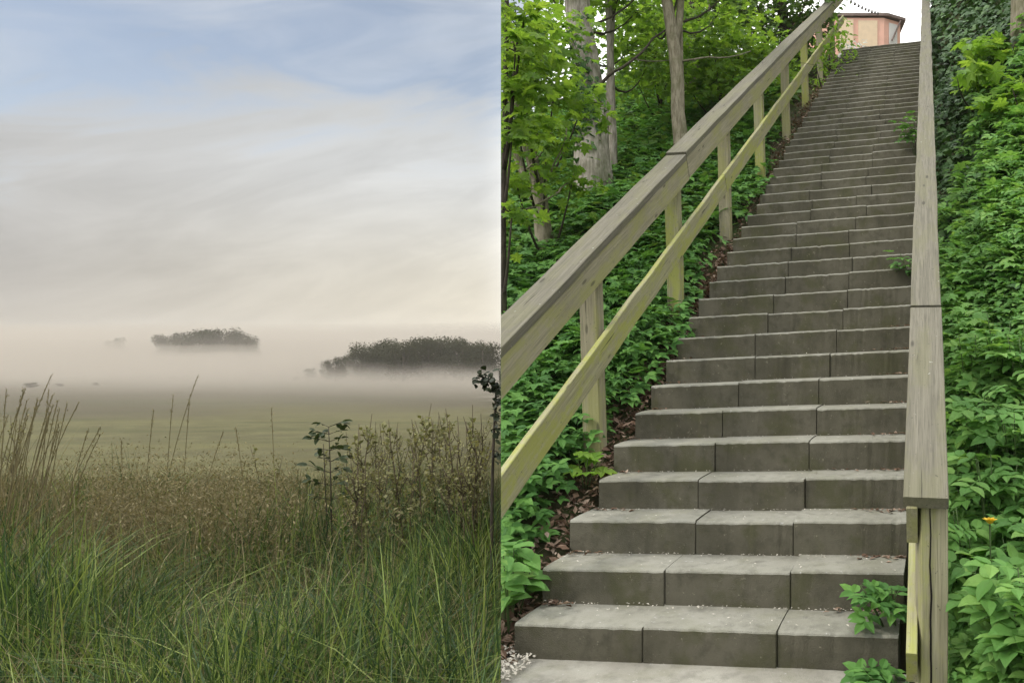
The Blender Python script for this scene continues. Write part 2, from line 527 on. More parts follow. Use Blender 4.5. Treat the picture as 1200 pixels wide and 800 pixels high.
# left handrail: top board flat on a side board, a lower rail, posts behind
SL = -.15
rail_l = empty('handrail', (*xy(.5, SL), .3), 'yellowish mossy timber handrail on posts along the tree side of the steps', 'handrail')
t_start = .098
HL = 1.13
def seam_t(s):       # where the line s = const meets the cut plane
    return -(O[0] + s * B[0] + SEAM * (O[1] + s * B[1])) / (A[0] + SEAM * A[1])
t_joint = 2.66
def trim(o):
    """Saw the near ends of the boards flush with the cut plane."""
    me = o.data
    Mw = np.array(Matrix.Translation(o.parent.location) @ o.matrix_basis)
    n = len(me.vertices); co = np.empty(n * 3, np.float32); me.vertices.foreach_get('co', co); co = co.reshape(-1, 3)
    xa = Mw[:3, 0]; den = xa[0] + SEAM * xa[1]
    W = co @ Mw[:3, :3].T + Mw[:3, 3]
    d = W[:, 0] + SEAM * W[:, 1]
    bad = d < 0.0005
    co[bad, 0] += (0.0005 - d[bad]) / den
    me.vertices.foreach_set('co', co.ravel()); me.update()
tA = -.35
trim(board('top_board', s3(tA, SL - .01, HL - .0), s3(t_joint - .004, SL - .01, HL), .165, .045, M_top, rail_l))
board('top_board', s3(t_joint + .004, SL - .012, HL + .018), s3(8.2, SL - .012, HL + .012), .165, .045, M_top, rail_l)
board('top_board', s3(8.208, SL - .012, HL + .004), s3(14.3, SL - .012, HL - .03), .165, .045, M_top, rail_l)
trim(board('side_board', s3(tA, SL + .048, HL - .112), s3(t_joint + .05, SL + .048, HL - .112), .04, .165, M_side, rail_l))
board('side_board', s3(t_joint + .058, SL + .048, HL - .100), s3(8.2, SL + .048, HL - .104), .04, .165, M_side, rail_l)
board('side_board', s3(8.21, SL + .048, HL - .108), s3(14.3, SL + .048, HL - .14), .04, .165, M_side, rail_l)
trim(board('lower_rail', s3(tA, SL + .052, .50), s3(t_joint + 1.2, SL + .052, .50),   .034, .165, M_low, rail_l))
board('lower_rail', s3(t_joint + 1.21, SL + .052, .50), s3(9.5, SL + .052, .50),   .034, .165, M_low, rail_l)
board('lower_rail', s3(9.51, SL + .052, .50), s3(14.3, SL + .052, .48),   .034, .165, M_low, rail_l)
for q_, tp in enumerate((1.22, 2.72, 4.25, 5.85, 7.55, 9.3, 11.1, 13.0)):
    x, y = xy(tp, SL - .02)
    zb = float(bank_z(x, y))
    # upright posts lean a little outwards like the flight itself
    lean = -.05
    topz = SLOPE * tp + STEP_H + HL - .045
    xt, yt = xy(tp, SL - .02 + lean * .9)
    board('post', (x, y, zb - .3), (xt, yt, topz), .105, .105, M_low if q_ % 2 else M_side, rail_l, side=(*B, 0))

# right handrail: seen end-on, its broad top board runs up past the eye
SR = 1.715
rail_r = empty('handrail', (*xy(-.9, SR), .0), 'grey handrail ending in a split post by the yellow flower', 'handrail')
te = .0
def rr(Y, dz=0.0, ds=0.0):
    zr = EYE - .475 + (Y - 2.49) * .592
    X_ = .2133 * Y
    return np.array([X_ + ds * B[0], Y + ds * B[1], zr + dz])
board('top_board', rr(2.50, -.02), rr(3.655, -.02), .145, .045, M_top, rail_r, warp=.001)
board('top_board', rr(3.66, -.012), rr(8.5, -.012), .142, .045, M_top, rail_r, warp=.002)
board('top_board', rr(8.51, -.015), rr(17.2, -.015), .145, .045, M_top, rail_r, warp=.003)
board('side_board', rr(2.535, -.125, -.045), rr(6.0, -.125, -.045), .036, .15, M_side, rail_r)
board('side_board', rr(6.01, -.125, -.045), rr(17.2, -.125, -.045), .036, .15, M_side, rail_r)
board('lower_rail', rr(2.50, -.56, -.045), rr(6.5, -.56, -.045), .036, .14, M_low, rail_r)
board('lower_rail', rr(6.51, -.56, -.045), rr(17.2, -.56, -.045), .036, .14, M_low, rail_r)
M_crack = plain_mat('dark_crack', (.012, .010, .008), 1, .2, 20, 0)
for q_, Yp in enumerate((2.60, 4.6, 6.7, 8.9, 11.2, 13.6, 16.2)):
    p = rr(Yp); zb = float(bank_z(p[0], p[1]))
    c = rr(Yp, 0, .018)
    if q_ == 0:
        # the end post is split from top to bottom: two halves with a dark gap between
        po = board('post', (c[0] - .0, c[1], -.5), (c[0] + .0, c[1], p[2] - .045), .090, .10, M_post_r, rail_r, side=(1, 0, 0))
        # the crack is a thin wavering slit in front of the face
        zz = np.linspace(.0, p[2] - .06, 26)
        cx = c[0] - .012 + np.cumsum(rng.normal(0, .0016, 26)) * .8
        wv = .0012 + .0022 * np.clip(np.sin(np.linspace(.4, 3.0, 26)), 0, 1)
        yf = c[1] - .0535
        Vc = np.concatenate([np.stack([cx - wv, np.full(26, yf), zz], 1), np.stack([cx + wv, np.full(26, yf), zz], 1)])
        Tc = np.concatenate([np.stack([np.arange(25), np.arange(25) + 26, np.arange(25) + 27], 1), np.stack([np.arange(25), np.arange(25) + 27, np.arange(25) + 1], 1)])
        # own frame of the post: x runs up the post
        Mi = np.linalg.inv(np.array(Matrix.Translation(rail_r.location) @ po.matrix_basis))
        Vl = Vc @ Mi[:3, :3].T + Mi[:3, 3]
        mesh_obj('crack', Vl, Tc, M_crack, po, local=False)
    else:
        board('post', (c[0], c[1], zb - .3), (c[0] - .01, c[1], p[2] - .045), .10, .10, M_post_r, rail_r, side=(1, 0, 0))

# ------------------------------------------------------------------ foliage materials
G_bank = [(0.0, (.032, .092, .024)), (.35, (.075, .195, .046)), (.65, (.135, .30, .066)), (1.0, (.20, .37, .08))]
G_dark = [(0.0, (.022, .058, .018)), (.5, (.048, .112, .030)), (1.0, (.10, .19, .045))]
G_maple = [(0.0, (.08, .17, .028)), (.4, (.15, .28, .04)), (.75, (.23, .37, .055)), (1.0, (.33, .45, .08))]
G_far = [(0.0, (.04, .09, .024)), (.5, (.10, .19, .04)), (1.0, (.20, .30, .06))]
G_bank.insert(3, (.95, (.16, .32, .065))); G_bank[-1] = (1.0, (.36, .38, .10))
L_bank = leaf_mat('bank_leaves', G_bank, .35, .6, .4, .9, .2)
L_near = leaf_mat('broad_green_leaves', [(0, (.07, .19, .05)), (.5, (.16, .34, .085)), (.93, (.27, .45, .12)), (1, (.44, .45, .15))], .42, .6, .4, 1.6, .22)
L_ivy = leaf_mat('ivy_leaves', G_dark, .15, .5, .4, 1.1, .22)
L_maple = leaf_mat('maple_leaves', G_maple, .58, .5, .4, .9, .25)
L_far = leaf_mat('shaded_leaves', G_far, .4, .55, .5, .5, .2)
L_lime = leaf_mat('lime_leaves', [(0, (.12, .25, .03)), (.5, (.20, .36, .05)), (1, (.32, .46, .08))], .5, .5, .3, 2, .2)
M_bark_grey = bark_mat('grey_bark', (.38, .35, .30), (.19, .17, .135), (.07, .085, .03), .55)
M_bark_tan = bark_mat('tan_bark', (.30, .27, .20), (.16, .138, .095), (.10, .11, .04), .4, 1.6)
M_bark_dark = bark_mat('dark_bark', (.075, .062, .048), (.03, .025, .02), (.04, .05, .02), .4, 1.5)
M_stem = plain_mat('green_stem', (.08, .13, .04), .6, .4, 20, .1)

# ------------------------------------------------------------------ ground cover on the two banks
def sample(n, u0, u1, y0, y1, power=1.0):
    u = rng.uniform(u0, u1, n)
    q = rng.uniform(0, 1, n)
    Yv = np.exp(np.log(y0) + (np.log(y1) - np.log(y0)) * q ** power)
    return (u - 893) / 900 * Yv, Yv

def herbs(x, y, per, hlo, hhi, rad, tpl, size, mat_sd=.4, lod=True):
    """Rosettes of leaves at plant spots."""
    n = len(x)
    z = bank_z(x, y)
    px, py, pz, sz = (np.repeat(v_, per) for v_ in (x, y, z, np.broadcast_to(size, (n,))))
    m = n * per
    hgt = np.repeat(rng.uniform(hlo, hhi, n), per) * rng.uniform(.35, 1.0, m) ** .6
    a = rng.uniform(0, 2 * math.pi, m)
    r = rad * np.sqrt(rng.uniform(0, 1, m)) * sz / np.mean(size)
    tip = np.stack([np.cos(a), np.sin(a), rng.normal(-.15, .22, m)], 1)
    pos = np.stack([px + np.cos(a) * r * .5, py + np.sin(a) * r * .5, pz + hgt], 1)
    # leaves turn towards the open side of the bank
    nr = up_normals(m, .3); nr[:, 1] -= .35
    return place(tpl, pos, tip, nr, sz * rng.uniform(.6, 1.15, m), .12)

parts = []
x, y = sample(5200, 560, 900, 3.3, 17, .8)
t, s = ts(x, y)
gap = -.17 - .09 * np.sin(t * 2.1) - rng.exponential(.07, len(t))
ok = (s < gap) & (t > -2.5) & (t < 22)
x, y = x[ok], y[ok]
parts.append(herbs(x, y, 8, .10, .34, .22, PIN3, .105 + .006 * y))
x, y = sample(2600, 560, 900, 3.4, 12, .8)
t, s = ts(x, y); ok = (s < -.42 - rng.exponential(.12, len(t))) & (t > .3)
x, y = x[ok], y[ok]
parts.append(herbs(x, y, 5, .14, .38, .2, MAPLE, .10 + .004 * y))
V, T = clip(*join(parts), 1)
tag(mesh_obj('ground_cover', V, T, L_bank), kind='stuff')

# carpet further back under the trees, lower and finer
x, y = sample(15000, 560, 960, 7, 42, .85)
t, s = ts(x, y); ok = (s < -.5)
x, y = x[ok], y[ok]
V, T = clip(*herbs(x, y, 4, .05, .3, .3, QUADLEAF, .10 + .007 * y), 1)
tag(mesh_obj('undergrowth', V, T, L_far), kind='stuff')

# right bank: ivy above, broad-leaved herbs below
x, y = sample(26000, 1070, 1290, 3.2, 19, .62)
t, s = ts(x, y); ok = (s > 1.83)
x, y = x[ok], y[ok]
m = len(x); z = bank_z(x, y)
tip = unit_dirs(m, -.5, .3); nr = np.stack([rng.normal(-.35, .35, m), rng.normal(-.6, .35, m), np.ones(m) * .8], 1)
V, T = place(IVY, np.stack([x - rng.gamma(1.2, .03, m), y, z + rng.uniform(.0, .16, m)], 1), tip, nr, (.045 + .006 * y) * rng.uniform(.7, 1.3, m), .1)
tag(mesh_obj('ivy', V, T, L_ivy), kind='stuff')
x, y = sample(3600, 1080, 1270, 2.6, 8.5, .9)
t, s = ts(x, y)
ok = (s > 1.86) & ((y < 5.2) | (rng.uniform(0, 1, len(x)) < np.clip((8.3 - y) / 3.5 + (s - 2.4) * .6, 0, 1)))
x, y = x[ok], y[ok]
cl_ = .5 + .5 * np.sin(x * 4.1 + 1) * np.cos(y * 2.3 + x)
big = cl_ < .55; mid_l = (cl_ >= .55) & (cl_ < .72); sm = cl_ >= .72
V, T = join([herbs(x[big], y[big], 9, .08, .34, .2, PIN5, .105 + .010 * y[big]), herbs(x[mid_l], y[mid_l], 9, .08, .30, .2, MAPLE, .07 + .008 * y[mid_l]),
             herbs(x[sm], y[sm], 26, .03, .22, .24, OVATE, .038 + .005 * y[sm]), herbs(x, y, 8, .02, .18, .26, OVATE, .045 + .005 * y)])
t, s = ts(V[:, 0], V[:, 1])
tri_ok = (s[T] > 1.80).all(1)
tag(mesh_obj('ground_cover', V, T[tri_ok], L_near), kind='stuff')

# ------------------------------------------------------------------ leaf litter and fallen petals
M_litter = leaf_mat('dead_leaves', [(0, (.06, .036, .024)), (.4, (.15, .095, .065)), (.75, (.27, .19, .14)), (1, (.42, .35, .28))], .1, .8, .2, 4, .15)
M_petal = plain_mat('pale_petals', (.62, .58, .5), .8, .3, 60, 0, .2)
n = 5200
t = rng.uniform(-1.3, 13, n) ** 1.0; t = np.where(rng.uniform(0, 1, n) < .5, rng.uniform(-1.2, 4, n), t)
s = -np.abs(rng.normal(0, .17, n)) + .02
x, y = xy(t, s); z = bank_z(x, y) + rng.uniform(.0, .05, n) + .02
V1 = place(CHIP, np.stack([x, y, z], 1), unit_dirs(n, 0, .35), up_normals(n, .55), rng.uniform(.02, .075, n), .2)
n = 420      # drifts in the corners of the treads
k = (rng.exponential(7, n)).astype(int) % 40
s = np.where(rng.uniform(0, 1, n) < .7, W_ST - np.abs(rng.normal(0, .13, n)), np.abs(rng.normal(0, .1, n)))
t = (k + 1) * STEP_T - np.abs(rng.normal(0, .035, n)) + .045 * s - .012
x, y = xy(t, s); z = (k + 1) * STEP_H + tilt(k, s) + .008
V2 = place(CHIP, np.stack([x, y, z], 1), unit_dirs(n, 0, .1), up_normals(n, .25), rng.uniform(.012, .045, n), .2)
V, T = clip(*join([V1, V2]), 1)
tag(mesh_obj('leaf_litter', V, T, M_litter), kind='stuff')
n = 620
k = (rng.exponential(4, n)).astype(int) % 30
s = rng.uniform(0, W_ST, n)
t = np.where(rng.uniform(0, 1, n) < .75, (k + 1) * STEP_T - np.abs(rng.normal(0, .02, n)) - .01, k * STEP_T + rng.uniform(.02, STEP_T, n)) + .045 * s
x, y = xy(t, s); z = (k + 1) * STEP_H + tilt(k, s) + .006
V1 = place(CHIP, np.stack([x, y, z], 1), unit_dirs(n, 0, .05), up_normals(n, .2), rng.uniform(.006, .018, n), .2)
n = 700
t = rng.normal(-.12, .16, n); s = -np.abs(rng.normal(0, .22, n)) + .12
x, y = xy(t, s); z = np.full(n, .015) + rng.uniform(0, .02, n)
V2 = place(CHIP, np.stack([x, y, z], 1), unit_dirs(n, 0, .2), up_normals(n, .4), rng.uniform(.01, .03, n), .2)
V, T = clip(*join([V1, V2]), 1)
ok = ts(V[:, 0], V[:, 1])[0][T].max(1) < 12
tag(mesh_obj('fallen_petals', V, T[ok], M_petal), kind='stuff')

# ------------------------------------------------------------------ trees on the bank
def clump_leaves(c, rad, n, tpl, size, flat=.5, droop=-.25):
    c = np.asarray(c, float)
    d = rng.normal(0, 1, (n, 3)); d /= np.linalg.norm(d, axis=1, keepdims=True)
    r = rng.uniform(0, 1, n) ** .5
    pos = c + d * r[:, None] * np.asarray(rad)
    # leaves lie in layers
    pos[:, 2] = np.where(rng.uniform(0, 1, n) < .7, c[2] + np.round((pos[:, 2] - c[2]) / .22) * .22 + rng.normal(0, .03, n), pos[:, 2])
    out = pos - c; out[:, 2] = 0
    a = rng.uniform(0, 2 * math.pi, n)
    tip = out / (np.linalg.norm(out, axis=1, keepdims=True) + .05) * .6 + np.stack([np.cos(a), np.sin(a), np.zeros(n)], 1) * .7
    tip[:, 2] = rng.normal(droop, .25, n)
    nr = up_normals(n, flat); nr[:, 1] -= .35
    return place(tpl, pos, tip, nr, size * rng.uniform(.6, 1.2, n), .1)

def tree(base_u, base_Y, spine, rad, bark, leaf, clumps, label, cat='tree', name='tree', group=None, branches=(), forks=(), base_z=None, sides=12, wob=.05):
    """spine: pixels (u, v) the trunk passes at depth base_Y (+dY); clumps: (u, v, Y, r, n, size[, template])."""
    x0 = (base_u - 893) / 900 * base_Y
    zb = float(bank_z(x0, base_Y)) if base_z is None else base_z
    root = empty(name, (x0, base_Y, zb), label, cat, group)
    pts = [np.array([x0, base_Y, zb - .25]), np.array([x0, base_Y, zb + .05])] + [P(u, v, base_Y + dy) for u, v, dy in spine]
    # refine
    fine = [pts[0]]
    for a_, b2 in zip(pts[:-1], pts[1:]):
        L = np.linalg.norm(b2 - a_); k_ = max(1, int(L / .3))
        for q in range(1, k_ + 1): fine.append(a_ + (b2 - a_) * q / k_)
    fine = np.array(fine)
    nf = len(fine)
    fine[2:-1] += rng.normal(0, rad[0] * .08, (nf - 3, 3)) if nf > 3 else 0
    rr_ = np.interp(np.linspace(0, 1, nf), np.linspace(0, 1, len(rad)), rad)
    rr_[:2] *= 1.35; 
    if nf > 3: rr_[2] *= 1.12
    bits = [tube(fine, rr_, sides, True, wob)]
    for f in forks:
        q = [P(u, v, base_Y + dy) for u, v, dy in f[:-1]]
        q = np.array(q); m_ = len(q)
        bits.append(tube(q, np.linspace(f[-1], f[-1] * .6, m_), 8, True, wob))
    V, T = clip(*join(bits), 1)
    mesh_obj('trunk', V, T, bark, root, smooth=True)
    for br in branches:
        q = np.array([P(u, v, base_Y + dy) for u, v, dy in br[:-1]])
        q2 = np.concatenate([curve(q[i_], q[i_ + 1], rng.normal(0, .03, 3), 5)[:-1] for i_ in range(len(q) - 1)] + [q[-1:]])
        V, T = clip(*tube(q2, np.linspace(br[-1], br[-1] * .4, len(q2)), 7), 1)
        if len(T): mesh_obj('branch', V, T, M_bark_dark if bark is M_bark_grey else bark, root, smooth=True)
    lv, tw = [], []
    for c in clumps:
        u, v, Yc, r, n_, size = c[:6]; tpl = c[6] if len(c) > 6 else MAPLE
        pc = P(u, v, Yc)
        if tpl is MAPLE: n_, size = int(n_ * 1.25), size * .74
        lv.append(clump_leaves(pc, (r, r, r * .55), n_, tpl, size))
        # a twig from the trunk into the clump, with a few side twigs
        k_ = np.argmin(np.linalg.norm(fine - pc, axis=1)); k_ = max(1, k_ - 2)
        tw.append(tube(curve(fine[k_], pc, (0, 0, -.12 * np.linalg.norm(pc - fine[k_])), 6), np.linspace(.018, .006, 6), 5))
        for _ in range(4):
            e = pc + rng.normal(0, r * .55, 3) * np.array([1, 1, .5])
            tw.append(tube(curve(pc, e, (0, 0, .05), 4), np.linspace(.006, .002, 4), 4))
    if lv:
        V, T = clip(*join(lv), 1); mesh_obj('crown', V, T, leaf, root)
        V, T = clip(*join(tw), 1)
        if len(T): mesh_obj('twigs', V, T, M_bark_dark, root, smooth=True)
    return root

# big grey trunk
tree(697, 9.0, [(694, 180, 0), (690, 120, .0), (685, 60, .05), (676, 0, .1), (664, -70, .2), (655, -130, .3)], [.20, .175, .165, .15, .14, .12], M_bark_grey, L_maple,
     [(640, -20, 9.6, .7, 190, .13), (700, -40, 9.2, .8, 200, .13), (745, 15, 10.2, .7, 210, .13), (735, 60, 10.5, .5, 110, .13), (655, 60, 10.4, .6, 120, .13), (770, -30, 9.5, .8, 200, .13)],
     'stout grey-barked tree with ivy patches, thickest trunk on the bank', branches=[((698, 108, -.1), (728, 80, -.1), (765, 45, .2), (800, 20, .5), .021), ((690, 118, 0), (655, 118, -.1), (630, 125, -.2), .018)])
# ivy climbing on that trunk
big_tree = [o for o in COL.objects if o.get('label', '').startswith('stout grey')][0]
n = 520
va = np.where(rng.uniform(0, 1, n) < .65, rng.normal(118, 24, n), rng.uniform(20, 235, n)); aa = rng.normal(-2.4, 1.0, n)
cx_ = np.interp(va, [0, 60, 120, 180, 235], [676, 685, 690, 694, 697]); cc_ = np.stack([(cx_ - 893) / 900 * 9.0, np.full(n, 9.0), EYE + (413 - va) / 900 * 9.0], 1)
od = np.stack([np.cos(aa), np.sin(aa), np.zeros(n)], 1); rdd = np.interp(va, [0, 120, 235], [.15, .175, .22])
mesh_obj('ivy', *place(IVY, cc_ + od * rdd[:, None], np.stack([rng.normal(0, .6, n), rng.normal(0, .6, n), rng.normal(-.5, .5, n)], 1), od + rng.normal(0, .3, (n, 3)), rng.uniform(.05, .10, n), .1), L_ivy, big_tree)
# slender twin-stemmed tree
tree(719, 9.7, [(717, 100, 0), (713, 0, .05), (708, -90, .1)], [.055, .048, .042, .035], M_bark_grey, L_maple,
     [(728, -25, 9.8, .6, 150, .12), (690, 20, 10.8, .6, 120, .12), (755, 85, 11, .55, 120, .13)],
     'slender straight tree with two pale stems beside the stout grey trunk',
     forks=[((712, 225, .1), (713, 110, .1), (719, 0, .1), (724, -90, .1), .042)])
# tan forked tree by the rail
tree(799, 9.3, [(796, 130, 0), (790, 60, 0), (785, 25, 0), (779, -20, .0), (770, -80, .1)], [.095, .085, .08, .065, .05], M_bark_tan, L_maple,
     [(800, -40, 9.4, .7, 150, .13), (840, 20, 10.6, .6, 150, .13), (765, 30, 10.8, .6, 130, .12), (860, -20, 10, .7, 160, .13)],
     'tan smooth-barked tree that forks high up behind the handrail joint', forks=[((790, 62, 0), (796, 25, .05), (799, -20, .1), (803, -80, .1), .055), ((800, 190, .12), (799, 100, .14), (797, 0, .2), (794, -60, .2), .03)],
     branches=[((797, 72, .1), (830, 67, .3), (880, 60, .8), .014), ((740, 68, 1.0), (790, 70, .3), .012)])
# leaning tan stems near the cut
tree(642, 7.4, [(632, 220, 0), (620, 175, -.1), (606, 120, -.2), (598, 70, -.2), (592, 20, -.2), (584, -60, -.2)], [.085, .07, .062, .055, .05, .04], M_bark_tan, L_maple,
     [(612, 85, 6.6, .42, 120, .15), (650, 100, 7.2, .45, 110, .14), (605, 30, 6.6, .5, 120, .15), (640, 165, 7.0, .42, 110, .13), (670, 215, 7.2, .32, 70, .12), (625, 60, 7.6, .5, 90, .14), (605, 215, 6.6, .35, 90, .13), (680, 130, 7.6, .4, 80, .13), (605, 140, 6.3, .35, 90, .15), (660, 30, 7.5, .4, 60, .14)],
     'leaning tan-barked tree with low leafy boughs at the left end of the wood',
     forks=[((640, 258, 0), (622, 225, .1), (606, 185, .1), (594, 120, .1), (590, 60, .1), .045)],
     branches=[((590, 263, -.5), (625, 243, -.4), (655, 225, -.4), (682, 208, -.3), .014), ((632, 225, -.2), (650, 190, -.3), (664, 150, -.4), .012), ((615, 200, -.1), (632, 183, -.2), (645, 178, -.3), .012)])
tree(589, 5.9, [(590, 300, 0), (590.5, 200, 0), (592, 100, 0), (594, 0, 0), (596, -60, 0)], [.028, .024, .02, .018, .015], M_bark_dark, L_maple,
     [(600, 160, 5.8, .28, 60, .13), (604, 60, 5.6, .32, 70, .16), (603, 105, 5.7, .25, 45, .16), (600, 250, 5.8, .25, 50, .12), (615, 15, 5.7, .35, 60, .15)],
     'thin dark sapling stem with drooping maple leaves at the cut edge of the bank', name='tree')
# understorey maples behind the rail
tree(850, 11.5, [(846, 120, 0), (838, 60, .0), (830, 0, .1)], [.03, .025, .02, .015], M_bark_dark, L_maple,
     [(830, 55, 11.2, .75, 330, .14), (870, 50, 11.6, .75, 330, .14), (800, 90, 11.4, .65, 260, .14), (840, 95, 11.0, .65, 280, .14), (885, 75, 11.8, .6, 240, .14)],
     'bushy young maple spreading bright layered leaves behind the upper handrail')
tree(775, 12.5, [(772, 100, 0), (768, 40, 0), (765, -10, 0)], [.03, .025, .02, .015], M_bark_dark, L_maple,
     [(760, 50, 12.2, .7, 240, .14), (790, 20, 12.5, .7, 240, .14), (745, 90, 12.3, .6, 180, .13), (785, 75, 12.3, .6, 180, .13), (735, 20, 12.6, .7, 200, .14)],
     'young maple with loose bright leaves between the twin stems and the tan tree')
# darker trees further up the hill
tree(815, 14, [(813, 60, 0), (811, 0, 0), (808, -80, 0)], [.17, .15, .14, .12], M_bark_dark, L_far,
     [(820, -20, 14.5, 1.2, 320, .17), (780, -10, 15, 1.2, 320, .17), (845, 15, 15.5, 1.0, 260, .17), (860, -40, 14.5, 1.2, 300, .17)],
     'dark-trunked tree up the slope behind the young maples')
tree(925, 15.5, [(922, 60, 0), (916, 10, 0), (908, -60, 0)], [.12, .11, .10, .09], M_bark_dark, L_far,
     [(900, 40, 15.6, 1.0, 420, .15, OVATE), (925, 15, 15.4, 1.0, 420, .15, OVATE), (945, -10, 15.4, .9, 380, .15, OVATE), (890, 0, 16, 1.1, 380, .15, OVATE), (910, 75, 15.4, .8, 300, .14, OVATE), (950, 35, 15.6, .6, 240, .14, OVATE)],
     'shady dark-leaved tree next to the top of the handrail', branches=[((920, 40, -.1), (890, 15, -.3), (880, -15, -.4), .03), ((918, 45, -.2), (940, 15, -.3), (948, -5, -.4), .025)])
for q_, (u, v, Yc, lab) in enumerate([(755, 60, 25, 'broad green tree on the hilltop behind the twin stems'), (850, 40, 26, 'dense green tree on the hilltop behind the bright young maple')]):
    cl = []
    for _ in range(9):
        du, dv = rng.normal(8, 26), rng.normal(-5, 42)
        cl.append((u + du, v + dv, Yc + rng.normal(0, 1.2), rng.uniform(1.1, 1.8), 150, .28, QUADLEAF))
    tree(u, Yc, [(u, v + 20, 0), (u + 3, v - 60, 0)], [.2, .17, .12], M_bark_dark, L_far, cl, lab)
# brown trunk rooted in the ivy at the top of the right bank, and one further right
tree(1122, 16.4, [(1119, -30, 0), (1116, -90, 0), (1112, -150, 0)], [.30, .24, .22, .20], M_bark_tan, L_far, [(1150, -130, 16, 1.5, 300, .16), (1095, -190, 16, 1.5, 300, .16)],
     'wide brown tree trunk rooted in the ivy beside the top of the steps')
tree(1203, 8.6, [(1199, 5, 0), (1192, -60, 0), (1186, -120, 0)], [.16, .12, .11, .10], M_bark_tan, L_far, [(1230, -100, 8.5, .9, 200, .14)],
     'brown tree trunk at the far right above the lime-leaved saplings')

# shrubs
def shrub(u, v, Yc, r, n_, size, mat, tpl, label, name='shrub', cat='shrub', rz=.8, zoff=None):
    c = P(u, v, Yc)
    zb = float(bank_z(c[0], c[1]))
    root = empty(name, (c[0], c[1], zb), label, cat)
    lv = [clump_leaves(c + rng.normal(0, r * .55, 3) * np.array([1, 1, rz]), (r * .55, r * .55, r * .4 * rz), n_ // 7, tpl, size) for _ in range(7)]
    V, T = clip(*join(lv), 1); mesh_obj('foliage', V, T, mat, root)
    st = [tube(curve((c[0] + rng.normal(0, .03), c[1] + rng.normal(0, .03), zb - .05), c + rng.normal(0, r * .45, 3), rng.normal(0, .05, 3), 6), np.linspace(.014, .004, 6), 5) for _ in range(7)]
    V, T = clip(*join(st), 1); mesh_obj('stem', V, T, M_bark_dark, root, smooth=True)
    return root
shrub(966, 88, 13.6, .46, 520, .10, L_lime, OVATE, 'pale green shrub tucked under the top of the mossy handrail', rz=1.6)
shrub(978, 62, 14.6, .42, 420, .10, L_lime, OVATE, 'upright leafy shrub at the head of the steps beside the handrail', rz=1.6)
shrub(1150, 98, 8.2, .34, 120, .17, L_lime, MAPLE, 'lime-leaved maple seedling standing out against the dark ivy')
shrub(1190, 62, 8.4, .30, 90, .17, L_lime, MAPLE, 'small lime sapling in the ivy below the far-right trunk')
shrub(1185, 110, 7.4, .30, 90, .15, L_lime, MAPLE, 'yellow-green sapling low in the ivy at the right border')

# ------------------------------------------------------------------ single leafy plants by the steps
def herb_plant(x, y, zb, stems, hgt, tpl, size, mat, label, name='leafy_plant', cat='plant', spread=.15, group=None, nleaf=6, bias=(0, 0), side=1):
    root = empty(name, (x, y, zb), label, cat, group)
    st, lv = [], []
    for q in range(stems):
        a = rng.uniform(0, 2 * math.pi); rr_ = spread * math.sqrt(rng.uniform(.05, 1))
        top = np.array([x + math.cos(a) * rr_ + bias[0], y + math.sin(a) * rr_ + bias[1], zb + hgt * rng.uniform(.65, 1.05)])
        cv = curve((x + math.cos(a) * rr_ * .2, y + math.sin(a) * rr_ * .2, zb - .03), top, (0, 0, .05 * hgt), 7)
        st.append(tube(cv, np.linspace(.004, .0022, 7), 5))
        pos, tip = [], []
        for m in range(nleaf):
            f = .45 + .55 * m / max(1, nleaf - 1)
            p = cv[min(6, int(round(f * 6)))]
            aa = a + m * 2.4 + rng.normal(0, .3)
            pos.append(p); tip.append((math.cos(aa), math.sin(aa), rng.normal(.05 if m > nleaf - 2 else -.12, .15)))
        nr = up_normals(nleaf, .22); nr[:, 1] -= .25
        lv.append(place(tpl, np.array(pos), np.array(tip), nr, size * rng.uniform(.75, 1.1, nleaf), .08))
    V, T = clip(*join(st), side); mesh_obj('stem', V, T, M_stem, root, smooth=True)
    V, T = clip(*join(lv), side); mesh_obj('leaves', V, T, mat, root)
    return root
def at(u, Y): return (u - 893) / 900 * Y
GP = 'broad-leaved plants crowding the right handrail'
near = [(1182, 2.8), (1185, 2.6), (1205, 2.95), (1140, 3.15), (1168, 3.3), (1195, 3.5), (1148, 3.75), (1222, 2.42), (1215, 2.45), (1140, 4.3), (1180, 4.2), (1205, 4.0), (1196, 2.5)]
for (u, Yp) in near:
    xx = at(u, Yp); zb = float(bank_z(xx, Yp))
    herb_plant(xx, Yp, zb, 6, rng.uniform(.45, .62), PIN5, .19, L_near, 'broad-leaved green plant in the thicket beside the split end post', spread=.13, group=GP, nleaf=6)
herb_plant(.50, 2.86, .02, 4, .14, PIN5, .15, L_bank, 'low leafy plant poking through between the end post and the lowest steps', spread=.1, nleaf=5, bias=(-.06, 0))
herb_plant(.53, 3.14, .16, 4, .22, PIN5, .15, L_bank, 'dark leafy plant overhanging the right end of the second step', spread=.1, nleaf=5, bias=(-.07, 0))
xx, yy = xy(3.1, 1.62); herb_plant(float(xx), float(yy), SLOPE * 3.1 + .1, 4, .22, PIN3, .12, L_bank, 'small green plant sprouting at the right edge halfway up the lower steps', spread=.07, bias=(-.05, 0))
xx, yy = xy(6.1, 1.62); herb_plant(float(xx), float(yy), SLOPE * 6.1 + .1, 7, .5, PIN3, .16, L_bank, 'bushy plant leaning out under the right handrail further up', spread=.12, bias=(-.09, 0))
herb_plant(-1.13, 3.45, .02, 7, .42, OVATE, .13, L_near, 'leafy nettle-like plant at the left foot of the steps', spread=.13, nleaf=9)
herb_plant(-1.24, 3.62, .02, 6, .34, OVATE, .11, L_near, 'smaller nettle-like plant behind the one at the left foot of the steps', spread=.12, nleaf=8)
xx, yy = xy(.98, -.13)
